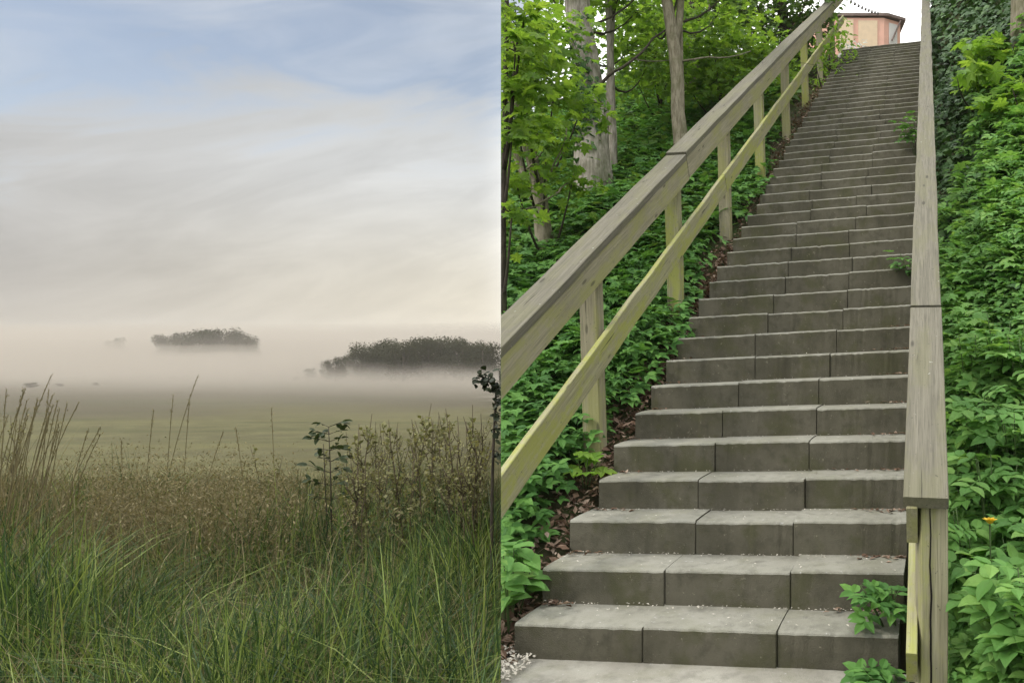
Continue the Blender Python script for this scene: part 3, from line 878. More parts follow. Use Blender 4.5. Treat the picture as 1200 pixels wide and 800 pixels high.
herb_plant(float(xx), float(yy), SLOPE * .98 + .02, 3, .20, MAPLE, .15, L_lime, 'maple seedling with three broad lime leaves by the first tall post', name='seedling', spread=.09, nleaf=2)
# yellow flower
fp = P(1160, 614, 2.7); zb = float(bank_z(fp[0], fp[1]))
fl = empty('flower', (fp[0], fp[1], zb), 'single yellow flower among the leaves beside the split post', 'flower')
mesh_obj('stem', *tube(curve((fp[0] + .02, fp[1] + .02, zb), fp, (0, 0, .02), 8), .003, 5), M_stem, fl, smooth=True)
M_yel = plain_mat('yellow_petals', (.78, .52, .03), .5, .2, 30, 0)
a = np.arange(9) / 9 * 2 * math.pi
V1 = place(leaf_ovate(.3), np.repeat(fp[None], 9, 0), np.stack([np.cos(a), np.sin(a), np.full(9, .9)], 1), np.stack([-np.cos(a), -np.sin(a), np.full(9, 1.0)], 1), .034, .05)
V2 = place(leaf_ovate(.3), np.repeat(fp[None], 7, 0), np.stack([np.cos(a[:7] * 1.3), np.sin(a[:7] * 1.3), np.full(7, 2.2)], 1), up_normals(7, .3), .026, .05)
mesh_obj('petals', *join([V1, V2]), M_yel, fl)

# ------------------------------------------------------------------ kiosk and string of bulbs at the top
M_pink = plain_mat('pink_render', (.92, .54, .42), .8, .12, 2, .1)
M_cream = plain_mat('cream_boards', (.85, .66, .46), .7, .1, 3, .1)
M_roof = plain_mat('grey_brown_roofing', (.24, .18, .16), .8, .3, 4, .3)
M_lat = plain_mat('orange_lattice', (.55, .24, .14), .7, .1, 3, 0)
M_white = plain_mat('white_paint', (.82, .80, .77), .6, .08, 4, .05)
def quadbox(parts, c0, ux, uy, uz):
    c0 = np.asarray(c0, float)
    V, T = box_v(0, 1, 0, 1, 0, 1)
    W = c0 + V[:, :1] * np.asarray(ux) + V[:, 1:2] * np.asarray(uy) + V[:, 2:] * np.asarray(uz)
    parts.append((W, T))
KY = 40.0
corner = P(1036, 19, KY)
gz = float(ramp_z(ts(corner[0], corner[1])[0]))
kio = empty('kiosk', (corner[0], corner[1], gz), 'small pink kiosk with latticed window beyond the top of the steps', 'building')
fx = np.array([-1.0, 0, 0]); out_n = np.array([0, -1.0, 0])
Ht = corner[2] - gz
fac = np.array([.857, .515, 0])
foot = [corner, corner + np.array([.95, .57, 0]), corner + np.array([.95, 3.2, 0]), corner + np.array([-4.55, 3.2, 0]), corner + np.array([-4.55, .57, 0]), corner + fx * 3.6]
foot = np.array(foot); mid_ = foot.mean(0)
n6 = 6
lo = foot.copy(); lo[:, 2] = gz - 1.5; hi = foot.copy(); hi[:, 2] -= .1
Vw = np.concatenate([lo, hi]); Tw = []
for q in range(n6): Tw += [(q, (q + 1) % n6, (q + 1) % n6 + n6), (q, (q + 1) % n6 + n6, q + n6)]
mesh_obj('wall', Vw, np.array(Tw), M_pink, kio)
win = corner + fx * 1.35 + out_n * .03 + np.array([0, 0, -1.6])
pp = []; quadbox(pp, win, -fx * 1.0, out_n * .02, (0, 0, 1.35)); wn = mesh_obj('window', *join(pp), M_cream, kio)
pp = []
for q in range(6): quadbox(pp, win - fx * (q / 5 * .96) + out_n * .022, -fx * .04, out_n * .03, (0, 0, 1.35))
for q in range(7): quadbox(pp, win + np.array([0, 0, q / 6 * 1.31]) + out_n * .055, -fx * 1.0, out_n * .02, (0, 0, .04))
mesh_obj('lattice', *join(pp), M_lat, wn)
pp = []; quadbox(pp, corner + fx * 2.4 + out_n * .03 + np.array([0, 0, -1.9]), -fx * .8, out_n * .03, (0, 0, 1.7)); mesh_obj('door', *join(pp), M_cream, kio)
pp = []; quadbox(pp, corner + fac * .3 + np.array([.015, -.025, -1.4]), fac * .55, np.array([.015, -.025, 0]), (0, 0, 1.1)); mesh_obj('window', *join(pp), M_white, kio)
# low hipped roof with overhanging eaves
ev = mid_ + (foot - mid_) * 1.10; ev[:, 2] = foot[:, 2] - .03
ev2 = ev.copy(); ev2[:, 2] += .14
ap = mid_ + np.array([0, .4, .34])
Vr = np.concatenate([ev, ev2, [ap], [mid_ + np.array([0, 0, -.03])]])
Tr = []
for q in range(n6):
    r_ = (q + 1) % n6
    Tr += [(q, r_, r_ + n6), (q, r_ + n6, q + n6), (q + n6, r_ + n6, 12), (r_, q, 13)]
mesh_obj('roof', Vr, np.array(Tr), M_roof, kio)
mesh_obj('strut', *tube(np.array([corner + np.array([.42, .05, -1.25]), corner + np.array([.92, .3, -.12])]), .045, 8), M_roof, kio)
# string of bulbs
M_bulb = plain_mat('dark_bulb', (.10, .09, .09), .4, .2, 3, 0)
p0, p1 = P(985, -8, 30), P(1032, 15, 38)
sl = empty('string_lights', p0, 'string of small dark bulbs sagging towards the kiosk roof', 'string lights')
cv = curve(p0, p1, (0, 0, -.12), 24)
mesh_obj('cable', *tube(cv, .012, 5), M_bulb, sl)
for q in range(1, 23, 2):
    c = cv[q] + np.array([0, 0, -.07])
    mesh_obj('bulb', *tube(np.array([c + (0, 0, .07), c + (0, 0, .03), c, c - (0, 0, .045), c - (0, 0, .07)]), [.02, .035, .06, .045, .01], 7), M_bulb, sl, smooth=True)
# bush with near-white leaves at the kiosk's foot
cb = P(1000, 62, 19.0); zb = float(bank_z(cb[0], cb[1]))
rt = empty('whitish_bush', (cb[0], cb[1], zb), 'whitish bush at the head of the steps below the kiosk', 'bush')
L_white = leaf_mat('whitish_leaves', [(0, (.45, .5, .4)), (.5, (.75, .74, .7)), (1, (.85, .83, .8))], .3, .6, .2, 3, .2, (1, 1, 1))
zt = cb[2] + .12
lv = [clump_leaves((cb[0] + rng.normal(0, .16), cb[1] + rng.normal(0, .2), q), (.26, .26, .24), 60, OVATE, .1) for q in np.linspace(zb + .2, zt - .15, 9)]
mesh_obj('foliage', *join(lv), L_white, rt)
mesh_obj('stem', *tube(curve((cb[0], cb[1], zb - .1), (cb[0], cb[1], zt - .2), (.03, 0, 0), 6), np.linspace(.03, .01, 6), 6), M_bark_dark, rt, smooth=True)

# ------------------------------------------------------------------ the meadow
VERGE = EYE - 1.55
LOW = EYE - 5.2
def mead_z(x, y):
    x = np.asarray(x, float); y = np.asarray(y, float)
    f = np.clip((y - 6.0) / 20, 0, 1); f = f * f * (3 - 2 * f)
    z = VERGE + (LOW - VERGE) * f
    z = z + np.clip(y - 25, 0, 400) / 400 * 0 + (np.sin(x * .021 + 1) * np.cos(y * .017) * .25) * np.clip((y - 20) / 60, 0, 1)
    z = z + bumps(x * .8, y * .8) * .04 * np.clip((10 - y) / 4, 0, 1)
    return z
yy_ = np.concatenate([[-3000, -600, -100, -20], np.arange(-6, 12, .6), np.arange(12, 60, 3), np.geomspace(60, 6000, 60)])
xx_ = np.concatenate([-np.geomspace(4000, 20, 50), np.arange(-18, 6, .8), np.geomspace(6, 4000, 40)])
XX, YY = np.meshgrid(xx_, yy_, indexing='ij')
ZZ = mead_z(XX, YY)
d = XX + SEAM * YY
ZZ = np.where((d > 1.5), np.minimum(ZZ, -6.5) , ZZ)     # runs on below the bank
nX, nY = XX.shape
V = np.stack([XX, YY, ZZ], -1).reshape(-1, 3)
i, j = np.meshgrid(np.arange(nX - 1), np.arange(nY - 1), indexing='ij')
a = (i * nY + j).ravel(); b_ = a + nY; c_ = b_ + 1; d_ = a + 1
T = np.concatenate([np.stack([a, b_, c_], 1), np.stack([a, c_, d_], 1)])
m, nt, out = new_mat('meadow_turf'); b = NB(nt)
pos = b.n('ShaderNodeNewGeometry').outputs['Position']
n1 = b.noise(b.mapping(pos, (.02, .09, 1)), 1, 5, .6)
n2 = b.noise(pos, .6, 6, .65)
c = b.mix(b.remap(n1, .35, .65), (.112, .105, .045), (.078, .072, .038))
c = b.mix(b.remap(n2, .4, .7, 0, .6), c, (.13, .125, .06))
yv = b.n('ShaderNodeSeparateXYZ'); b.l(pos, yv.inputs[0])
reed = b.remap(b.math('ADD', yv.outputs['Y'], b.math('MULTIPLY', b.math('SUBTRACT', b.noise(b.mapping(pos, (.03, .05, 1)), 1, 4), .5), 60)), 50, 85)
c = b.mix(reed, c, (.074, .065, .042))
c = b.mix(b.remap(b.noise(b.mapping(pos, (.05, .22, 1)), 1, 5, .65), .5, .68, 0, .7), c, (.055, .058, .026))
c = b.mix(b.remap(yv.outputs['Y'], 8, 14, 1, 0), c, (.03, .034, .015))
pr = b.n('ShaderNodeBsdfPrincipled', i_Roughness=.95); pr.inputs['Specular IOR Level'].default_value = .1
b.l(c, pr.inputs['Base Color']); b.l(b.bump(b.noise(pos, 3, 6, .7), .8, .15), pr.inputs['Normal']); b.l(pr.outputs[0], out.inputs['Surface'])
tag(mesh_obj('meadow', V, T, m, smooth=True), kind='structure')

# ---- grass
def blades(x, y, z, hgt, lean, wid, seg=4):
    n = len(x)
    a = rng.uniform(0, 2 * math.pi, n)
    dx, dy = np.cos(a) * lean * hgt, np.sin(a) * lean * hgt
    fz = rng.uniform(0, 2 * math.pi, n)
    sx, sy = np.cos(fz) * wid * .5, np.sin(fz) * wid * .5
    rows = []
    for q in range(seg + 1):
        f = q / seg
        cx = x + dx * f ** 2.0; cy = y + dy * f ** 2.0
        cz = z + hgt * (f - np.clip(lean, 0, 1.5) * .38 * f ** 3)
        w = (1 - f ** 1.6) if q < seg else 0.06
        rows += [np.stack([cx - sx * w, cy - sy * w, cz], 1), np.stack([cx + sx * w, cy + sy * w, cz], 1)]
    V = np.stack(rows, 1)
    k = 2 * (seg + 1); T = []
    for q in range(seg):
        T += [(2 * q, 2 * q + 1, 2 * q + 3), (2 * q, 2 * q + 3, 2 * q + 2)]
    T = (np.array(T)[None] + (np.arange(n) * k)[:, None, None]).reshape(-1, 3)
    return V.reshape(-1, 3), T

def left_spots(n, u0, u1, y0, y1, power=1.0):
    u = rng.uniform(u0, u1, n); q = rng.uniform(0, 1, n)
    Yv = y0 + (y1 - y0) * q ** power
    return (u - 893) / 900 * Yv, Yv
L_grass = leaf_mat('green_grass', [(0, (.008, .026, .012)), (.40, (.022, .056, .018)), (.56, (.062, .115, .028)), (.70, (.19, .255, .055)), (.86, (.32, .35, .12)), (1, (.55, .52, .34))], .3, .5, .45, 1.6, .3)
L_dry = leaf_mat('dry_grass', [(0, (.055, .050, .025)), (.35, (.125, .108, .054)), (.7, (.25, .21, .115)), (1, (.45, .40, .26))], .25, .7, .4, 1.2, .15)
def clumpy(x, y, f=2.3):
    return .5 + .5 * np.sin(x * f + np.sin(y * f * .8) * 1.7) * np.cos(y * f * 1.1 + np.sin(x * f * .7))
parts = []
x, y = left_spots(34000, -70, 592, 1.35, 5.9, .85)
cl = clumpy(x, y)
ok = rng.uniform(0, 1, len(x)) < .14 + 1.0 * clumpy(x + 7, y * 1.3, 3.1); x, y, cl = x[ok], y[ok], cl[ok]
h = (.30 + .42 * cl) * rng.uniform(.55, 1.15, len(x)) * np.interp(y, [1.3, 3, 6.5], [.95, 1.0, .95])
parts.append(blades(x, y, mead_z(x, y) - .02, h * 1.25, rng.gamma(1.6, .36, len(x)), rng.uniform(.005, .014, len(x)), 5))
x, y = left_spots(11000, -70, 592, 1.5, 6.0, .9)
parts.append(blades(x, y, mead_z(x, y) - .02, rng.uniform(.22, .56, len(x)), rng.gamma(3.0, .34, len(x)), rng.uniform(.005, .012, len(x)), 6))
V, T = clip(*join(parts), -1)
tag(mesh_obj('grass', V, T, L_grass), kind='stuff')
# dry brown grass with panicles along the far side of the verge
parts = []
def dens(x, y): return rng.uniform(0, 1, len(x)) < np.clip(1.15 - ((x / y * 900 + 893) - 250) / 260, .12, 1)
x, y = left_spots(9500, -70, 592, 3.5, 6.2, .6)
ok = dens(x, y) & (rng.uniform(0, 1, len(x)) < .12 + 1.0 * clumpy(x * .9 + 3, y, 2.7)); x, y = x[ok], y[ok]
parts.append(blades(x, y, mead_z(x, y), rng.uniform(.4, .80, len(x)) * (.72 + .4 * clumpy(x + 5, y * .7, 1.9)), rng.gamma(2, .26, len(x)), rng.uniform(.004, .010, len(x)), 4))
x, y = left_spots(1100, -70, 592, 3.9, 5.9, .7)
ok = dens(x, y) & (rng.uniform(0, 1, len(x)) < .15 + .9 * clumpy(x * .9 + 3, y, 2.7)); x, y = x[ok], y[ok]
hh = rng.uniform(.5, .92, len(x)) * (.75 + .3 * clumpy(x + 5, y * .7, 1.9)); ln = rng.normal(0, .12, (len(x), 2))
per = 26
f = rng.uniform(.68, 1.0, (len(x), per))
pos = np.stack([x[:, None] + ln[:, :1] * f + rng.normal(0, .022, f.shape), y[:, None] + ln[:, 1:] * f + rng.normal(0, .022, f.shape), (mead_z(x, y) + 0)[:, None] + hh[:, None] * f], -1).reshape(-1, 3)
tp = unit_dirs(len(pos), .8, .5)
parts.append(place(THIN, pos, tp, up_normals(len(pos), 1), rng.uniform(.012, .034, len(pos))))
x2 = x + 0; 
parts.append(blades(x, y, mead_z(x, y), hh, np.full(len(x), .1), np.full(len(x), .005), 3))
x, y = left_spots(1500, -70, 592, 2.4, 5.8)
parts.append(blades(x, y, mead_z(x, y), rng.uniform(.35, .8, len(x)), rng.gamma(2, .3, len(x)), rng.uniform(.003, .008, len(x)), 5))
# taller tussocks: at the far left, and a brown tangle left of the middle
x, y = left_spots(420, -90, 105, 4.1, 5.2)
parts.append(blades(x, y, mead_z(x, y), rng.uniform(.75, 1.22, len(x)) * np.interp(x / y * 900 + 893, [0, 110], [1, .75]), rng.gamma(3, .09, len(x)), rng.uniform(.006, .011, len(x)), 5))
x, y = left_spots(1500, 110, 345, 4.2, 5.4)
ok = rng.uniform(0, 1, len(x)) < clumpy(x * 1.6, y * 1.4 + 2, 2.6); x, y = x[ok], y[ok]
hh = rng.uniform(.55, .95, len(x))
parts.append(blades(x, y, mead_z(x, y), hh, rng.gamma(2, .2, len(x)), rng.uniform(.003, .007, len(x)), 4))
per = 24; f = rng.uniform(.55, 1.0, (len(x), per))
pos = np.stack([x[:, None] + rng.normal(0, .035, f.shape), y[:, None] + rng.normal(0, .035, f.shape), mead_z(x, y)[:, None] + hh[:, None] * f], -1).reshape(-1, 3)
parts.append(place(THIN, pos, unit_dirs(len(pos), .7, .5), up_normals(len(pos), 1), rng.uniform(.010, .028, len(pos))))
x, y = left_spots(3200, -70, 592, 1.5, 5.2)
parts.append(blades(x, y, mead_z(x, y), rng.uniform(.4, .78, len(x)), rng.gamma(3, .27, len(x)), rng.uniform(.004, .008, len(x)), 6))
V, T = clip(*join(parts), -1)
tag(mesh_obj('dry_grass', V, T, L_dry), kind='stuff')
# rough grass on the fall of the verge and out on the meadow
x, y = left_spots(16000, -80, 592, 7, 26, 1.0)
V, T = clip(*blades(x, y, mead_z(x, y), rng.uniform(.2, .5, len(x)), rng.gamma(2, .2, len(x)), rng.uniform(.008, .02, len(x)), 3), -1)
L_mead = leaf_mat('meadow_grass', [(0, (.06, .07, .027)), (.5, (.10, .105, .042)), (1, (.16, .15, .075))], .25, .6, .4, .3, .2)
tag(mesh_obj('meadow_grass', V, T, L_mead), kind='stuff')

# ---- tall stalks leaning over the grass at the left, and a few further on
GS = 'tall grass stalks leaning over the verge'
stalks = [(10, 560, 60, 440, 4.6), (25, 570, 62, 462, 4.4), (40, 580, 92, 472, 4.6), (60, 575, 118, 500, 4.2), (2, 545, 28, 455, 4.8), (15, 560, 44, 470, 4.7), (75, 560, 118, 508, 4.6), (50, 560, 70, 478, 4.9),
          (170, 560, 180, 480, 5.2), (195, 560, 203, 462, 5.4), (198, 545, 232, 440, 5.6), (145, 590, 142, 515, 4.8), (215, 560, 222, 470, 5.5), (322, 560, 318, 478, 5.6), (235, 560, 262, 505, 5.2), (288, 560, 276, 500, 5.2)] + [(u_, 565, u_ + rng.uniform(8, 46), rng.uniform(448, 505), rng.uniform(4.2, 5.0)) for u_ in rng.uniform(-25, 85, 22)]
for (u0, v0, u1, v1, Yp) in stalks:
    tp = P(u1, v1, Yp); bx = (u0 - 893) / 900 * Yp - (u1 - u0) / 900 * Yp * .5
    zb = float(mead_z(bx, Yp))
    root = empty('grass_stalk', (bx, Yp, zb), 'thin brown grass stalk with a seed head rising above the verge', 'grass stalk', GS)
    cv = curve((bx, Yp, zb), tp, (-(tp[0] - bx) * .12, 0, .03), 9)
    mesh_obj('stem', *clip(*tube(cv, np.linspace(.0035, .0018, 9), 5), -1), L_dry, root)
    k = 40; f = np.linspace(.82, 1.0, k)
    pos = np.stack([np.interp(f, np.linspace(0, 1, 9), cv[:, q]) for q in range(3)], 1) + rng.normal(0, .004, (k, 3))
    dirn = cv[-1] - cv[-3]; tipd = dirn / np.linalg.norm(dirn) + rng.normal(0, .35, (k, 3))
    mesh_obj('seed_head', *place(THIN, pos, tipd, up_normals(k, 1), rng.uniform(.008, .02, k)), L_dry, root)

# ---- tall weeds at the right of the verge
L_weed = leaf_mat('weed_leaves', [(0, (.08, .09, .035)), (.5, (.20, .20, .085)), (.85, (.32, .30, .15)), (1, (.42, .38, .24))], .35, .6, .4, 2, .2)
M_wstem = plain_mat('weed_stem', (.11, .085, .05), .8, .4, 30, .1)
def make_weed(h, nl, sz, twigs):
    root = empty('tall_weed', (0, 0, 0))
    top = np.array([rng.normal(0, .05), rng.normal(0, .05), h])
    cv = curve((0, 0, 0), top, rng.normal(0, .03, 3), 10, .006)
    st = [tube(cv, np.linspace(.0055, .002, 10), 5)]
    pos, tip = [], []
    for q in range(nl):
        f = rng.uniform(.12, .95); p = np.array([np.interp(f, np.linspace(0, 1, 10), cv[:, c_]) for c_ in range(3)])
        a_ = rng.uniform(0, 6.28); pos.append(p); tip.append((math.cos(a_), math.sin(a_), rng.normal(.35, .4)))
    for q in range(twigs):
        f = rng.uniform(.4, .92); p = np.array([np.interp(f, np.linspace(0, 1, 10), cv[:, c_]) for c_ in range(3)])
        a_ = rng.uniform(0, 6.28); L_ = rng.uniform(.08, .26) * (1.3 - f)
        e_ = p + np.array([math.cos(a_) * L_ * .6, math.sin(a_) * L_ * .6, L_])
        st.append(tube(curve(p, e_, (0, 0, -.02), 4), np.linspace(.0028, .0012, 4), 4))
        for g in np.linspace(.2, 1, 9):
            pos.append(p + (e_ - p) * g); b2 = rng.uniform(0, 6.28); tip.append((math.cos(b2), math.sin(b2), rng.normal(.6, .4)))
    n_ = len(pos)
    mesh_obj('stem', *join(st), M_wstem, root, smooth=True)
    mesh_obj('leaves', *place(NARROW if sz > .04 else QUADLEAF, np.array(pos), np.array(tip), up_normals(n_, .5), sz * rng.uniform(.5, 1.3, n_), .1), L_weed, root)
    return root
def copy_tree(o):
    c = o.copy(); COL.objects.link(c)
    for ch in o.children:
        d2 = ch.copy(); COL.objects.link(d2); d2.parent = c
    return c
protos = [make_weed(1.05, 34, .034, 9), make_weed(1.12, 26, .028, 12), make_weed(.95, 36, .036, 7), make_weed(1.08, 20, .022, 14), make_weed(1.0, 14, .020, 16)]
GW = 'tall olive weeds on the right side of the verge'
used = [False] * 5
spots = [(u, rng.uniform(4.3, 6.4)) for u in np.linspace(402, 580, 52)] + [(u, rng.uniform(5.2, 6.8)) for u in (335, 352, 300, 372, 12, 4)]
for q_, (u, Yp) in enumerate(spots):
    u = u + rng.normal(0, 4)
    k = int(rng.integers(0, 5))
    o = protos[k] if not used[k] else copy_tree(protos[k]); used[k] = True
    xx = min(at(u, Yp), -SEAM * Yp - .16)
    vt = np.interp(u, [0, 60, 250, 330, 400, 440, 520, 580], [462, 525, 530, 530, 512, 500, 489, 480]) + rng.normal(8, 12)
    zb = float(mead_z(xx, Yp)); ht = EYE + (413 - vt) / 900 * Yp - zb
    o.location = (xx, Yp, zb); o.rotation_euler = (rng.normal(0, .04), rng.normal(0, .04), rng.uniform(0, 6.28))
    sc = float(np.clip(ht / 1.05, .5, 1.25)); o.scale = (sc, sc, sc)
    tag(o, 'slim olive-brown weed among the tall weeds behind the grass', 'weed', GW)

# ---- the dark sapling with leaves in tiers
xs = at(387, 4.6); zb = float(mead_z(xs, 4.6))
sp = empty('sapling', (xs, 4.6, zb), 'dark slim sapling with tiers of broad leaves standing clear of the weeds', 'sapling')
L_sap = leaf_mat('sapling_leaves', [(0, (.022, .035, .014)), (.6, (.04, .06, .02)), (1, (.075, .095, .03))], .25, .5, .3, 3, .3)
tp = P(385, 500, 4.6)
cv = curve((xs, 4.6, zb), tp, (.012, 0, 0), 10)
st = [tube(cv, np.linspace(.007, .002, 10), 6), tube(curve((xs - .01, 4.6, zb + .3), P(379, 520, 4.6), (0, 0, 0), 8), np.linspace(.005, .002, 8), 5)]
pos, tip = [], []
for f in (.60, .68, .75, .81, .87, .92, .96, 1.0):
    p = np.array([np.interp(f, np.linspace(0, 1, 10), cv[:, c_]) for c_ in range(3)])
    for a_ in (rng.uniform(-.5, .5), math.pi + rng.uniform(-.5, .5), rng.uniform(0, 6.28), rng.uniform(0, 6.28)):
        L_ = rng.uniform(.04, .11) * (1.5 - f) * 1.7
        e_ = p + np.array([math.cos(a_) * L_, math.sin(a_) * L_, L_ * .35])
        st.append(tube(np.array([p, e_]), [.002, .0012], 4))
        for g in (.6, 1.0, 1.0): pos.append(p + (e_ - p) * g); tip.append((math.cos(a_) + rng.normal(0, .5), math.sin(a_) + rng.normal(0, .5), rng.normal(0, .35)))
mesh_obj('stem', *join(st), M_bark_dark, sp, smooth=True)
mesh_obj('leaves', *place(OVATE, np.array(pos), np.array(tip), up_normals(len(pos), .5), rng.uniform(.035, .07, len(pos)), .1), L_sap, sp)
# ---- dark shrub at the foot of the cut, its shoots reaching into the view over the weeds
Yp = 3.9; xb = -SEAM * Yp - .03; zb = float(mead_z(xb, Yp))
sb = empty('dark_shrub', (xb, Yp, zb), 'dark round-leaved shrub shoot hugging the cut edge above the weeds', 'shrub')
L_dk = leaf_mat('dark_round_leaves', [(0, (.012, .02, .010)), (.6, (.022, .032, .014)), (1, (.04, .055, .02))], .15, .5, .2, 3, .3)
cv = curve((xb, Yp, zb), P(582, 450, Yp), (-.02, 0, 0), 9)
st = [tube(cv, np.linspace(.012, .005, 9), 6)]
lv = []
for (u, v, r, n_) in [(564, 441, .026, 26), (572, 447, .030, 34), (580, 455, .028, 30), (584, 470, .024, 22), (580, 485, .022, 16), (583, 500, .03, 18), (584, 530, .03, 16), (558, 446, .014, 8)]:
    pc = P(u, v, Yp + rng.normal(0, .03))
    lv.append(clump_leaves(pc, (r, r, r * .9), n_, leaf_ovate(.4), .034))
    st.append(tube(curve(cv[np.argmin(np.linalg.norm(cv - pc, axis=1))], pc, (0, 0, .005), 4), [.004, .003, .003, .002], 4))
mesh_obj('stem', *clip(*join(st), -1), M_bark_dark, sb, smooth=True)
mesh_obj('leaves', *clip(*join(lv), -1), L_dk, sb)

# ---- trees and bushes standing out in the mist
L_copse = leaf_mat('copse_leaves', [(0, (.026, .030, .016)), (.5, (.036, .040, .020)), (1, (.050, .054, .026))], .2, .8, .4, .2, .05)
def make_round_tree(h, r, n_, size, flat=.8):
    root = empty('round_tree', (0, 0, 0))
    tr = [tube(np.array([(0, 0, -.3), (0, 0, h * .3), (.1, 0, h * .7)]), [h * .03, h * .024, h * .01], 7)]
    cl = []
    for q in range(22):
        a_ = rng.uniform(0, 6.28); rr_ = r * math.sqrt(rng.uniform(0, .8)); zc = h * rng.uniform(.12, .84) - (rr_ / r) ** 2 * h * .10
        c = np.array([math.cos(a_) * rr_, math.sin(a_) * rr_, zc])
        tr.append(tube(curve((0, 0, h * .25), c, (0, 0, -.2), 4), np.linspace(h * .012, h * .004, 4), 5))
        cl.append(clump_leaves(c, (r * .42, r * .42, h * .17), n_ // 22, QUADLEAF, size, .8))
    mesh_obj('trunk', *join(tr), M_bark_dark, root, smooth=True)
    mesh_obj('crown', *join(cl), L_copse, root)
    return root
rp = [make_round_tree(8, 3.0, 4200, .36), make_round_tree(8, 3.4, 4200, .36), make_round_tree(8, 2.6, 3800, .33)]
ru = [False] * 3
def stand(u, vtop, Yp, wscale, label, group, name=None):
    k = int(rng.integers(0, 3))
    o = rp[k] if not ru[k] else copy_tree(rp[k]); ru[k] = True
    xx = at(u, Yp); zb = float(mead_z(xx, Yp)); ht = EYE + (413 - vtop) / 900 * Yp - zb
    o.location = (xx, Yp, zb); sc = ht / 7.3
    o.scale = (sc * wscale, sc * wscale, sc); o.rotation_euler = (0, 0, rng.uniform(0, 6.28))
    tag(o, label, 'tree', group)
    return o
for u in np.linspace(196, 294, 11):
    edge = abs(u - 245) / 50
    stand(u + rng.normal(0, 3), 386 + 12 * edge ** 3 + rng.normal(0, 1.2), 265 + rng.normal(0, 8), .95, 'tree of the rounded grove half sunk in mist at the centre left', 'trees of the misty grove')
for u in np.linspace(384, 582, 21):
    edge = np.clip((u - 370) / 70, 0, 1)
    Yp = 150 + rng.normal(0, 6)
    xx = at(u, Yp)
    if xx > -SEAM * Yp - 3.2: u = (-SEAM * Yp - 3.2) / Yp * 900 + 893
    vt = np.interp(u, [370, 400, 440, 480, 525, 590], [427, 412, 402, 396, 396, 404]) + rng.normal(0, 2.2)
    stand(u, vt, Yp, 1.0, 'dark tree in the long copse on the right of the misty meadow', 'trees of the dark copse')
stand(136, 395, 330, .8, 'lone small tree fading in the mist left of the grove', None)
for (u, vt, Yp) in [(36, 448, 112), (70, 449, 116), (112, 448, 118)]:
    stand(u, vt, Yp, 2.4, 'low faint bush at the far left of the misty meadow', 'low bushes on the meadow')
for (u, vt, Yp) in [(362, 431, 145), (346, 441, 140)]:
    stand(u, vt, Yp, 1.4, 'low bush trailing off the left end of the dark copse', 'bushes at the end of the copse')
# far treeline: one mass on the horizon
n = 5200
u = rng.uniform(-120, 640, n); Yv = rng.uniform(900, 1100, n)
topv = 410 - 2.5 * np.sin(u * .045) - 1.5 * np.sin(u * .11 + 1); topv = np.where(u > 330, 414, topv)
zt = EYE + (413 - topv) / 900 * 1000
pos = np.stack([(u - 893) / 900 * Yv, Yv, LOW + (zt - LOW) * rng.uniform(.05, 1, n)], 1)
V, T = clip(*place(QUADLEAF, pos, unit_dirs(n, .2, .5), up_normals(n, .8), rng.uniform(3, 6, n)), -1)
tag(mesh_obj('treeline', V, T, L_copse), kind='stuff')

# ------------------------------------------------------------------ mist bank over the meadow, and the air
def vol_mat(name, col, dens, aniso=0.0):
    m, nt, out = new_mat(name)
    v = nt.nodes.new('ShaderNodeVolumePrincipled')
    v.inputs['Color'].default_value = (*col, 1); v.inputs['Density'].default_value = dens; v.inputs['Anisotropy'].default_value = aniso
    nt.links.new(v.outputs[0], out.inputs['Volume'])
    return m
fr = np.linspace(0, 1, 26)
def mist_layer(hts, dens, ph, y0):
    ym = np.concatenate([np.linspace(y0, 150, 15), np.linspace(160, 500, 18), np.array([700, 1000, 1500, 2200])])
    top = []
    for yv_ in ym:
        xr = -SEAM * yv_ - .3 - .05 * ph; xl = -1.35 * yv_ - 40 - ph
        xs_ = xr + (xl - xr) * fr
        zt = np.interp(yv_, [y0, 100, 120, 150, 200, 260, 330, 1500], hts) + (.25 * np.sin(xs_ * .045 + yv_ * .03 + ph) + .14 * np.sin(xs_ * .13 + ph * 2)) * min(1, yv_ / 110)
        top.append(np.stack([xs_, np.full(26, yv_), EYE + zt], 1))
    top = np.array(top); nr_, nc = top.shape[:2]
    bot = top.copy(); bot[:, :, 2] = -9 - .1 * ph
    V = np.concatenate([top.reshape(-1, 3), bot.reshape(-1, 3)]); N0 = nr_ * nc
    Q = []
    for i_ in range(nr_ - 1):
        for j_ in range(nc - 1):
            a_, b2, c2, d2 = i_ * nc + j_, i_ * nc + j_ + 1, (i_ + 1) * nc + j_ + 1, (i_ + 1) * nc + j_
            Q += [(a_, d2, c2, b2), (a_ + N0, b2 + N0, c2 + N0, d2 + N0)]
    for j_ in range(nc - 1):
        Q += [(j_, j_ + 1, j_ + 1 + N0, j_ + N0)]
        e_ = (nr_ - 1) * nc + j_; Q += [(e_, e_ + N0, e_ + 1 + N0, e_ + 1)]
    for i_ in range(nr_ - 1):
        a_, d2 = i_ * nc, (i_ + 1) * nc; Q += [(a_, a_ + N0, d2 + N0, d2)]
        a_, d2 = i_ * nc + nc - 1, (i_ + 1) * nc + nc - 1; Q += [(a_, d2, d2 + N0, a_ + N0)]
    tag(mesh_obj('mist', V, np.array(Q), vol_mat('ground_mist', (.54, .495, .435), dens)), 'pale low ground mist lying over the meadow', None, kind='stuff')
mist_layer([-5.8, -5.0, -4.2, -3.1, -2.2, -.6, .2, 1.5], .025, 0, 66)
mist_layer([-5.9, -4.7, -3.6, -2.3, -1.2, .6, 2.4, 5], .018, 1, 48)
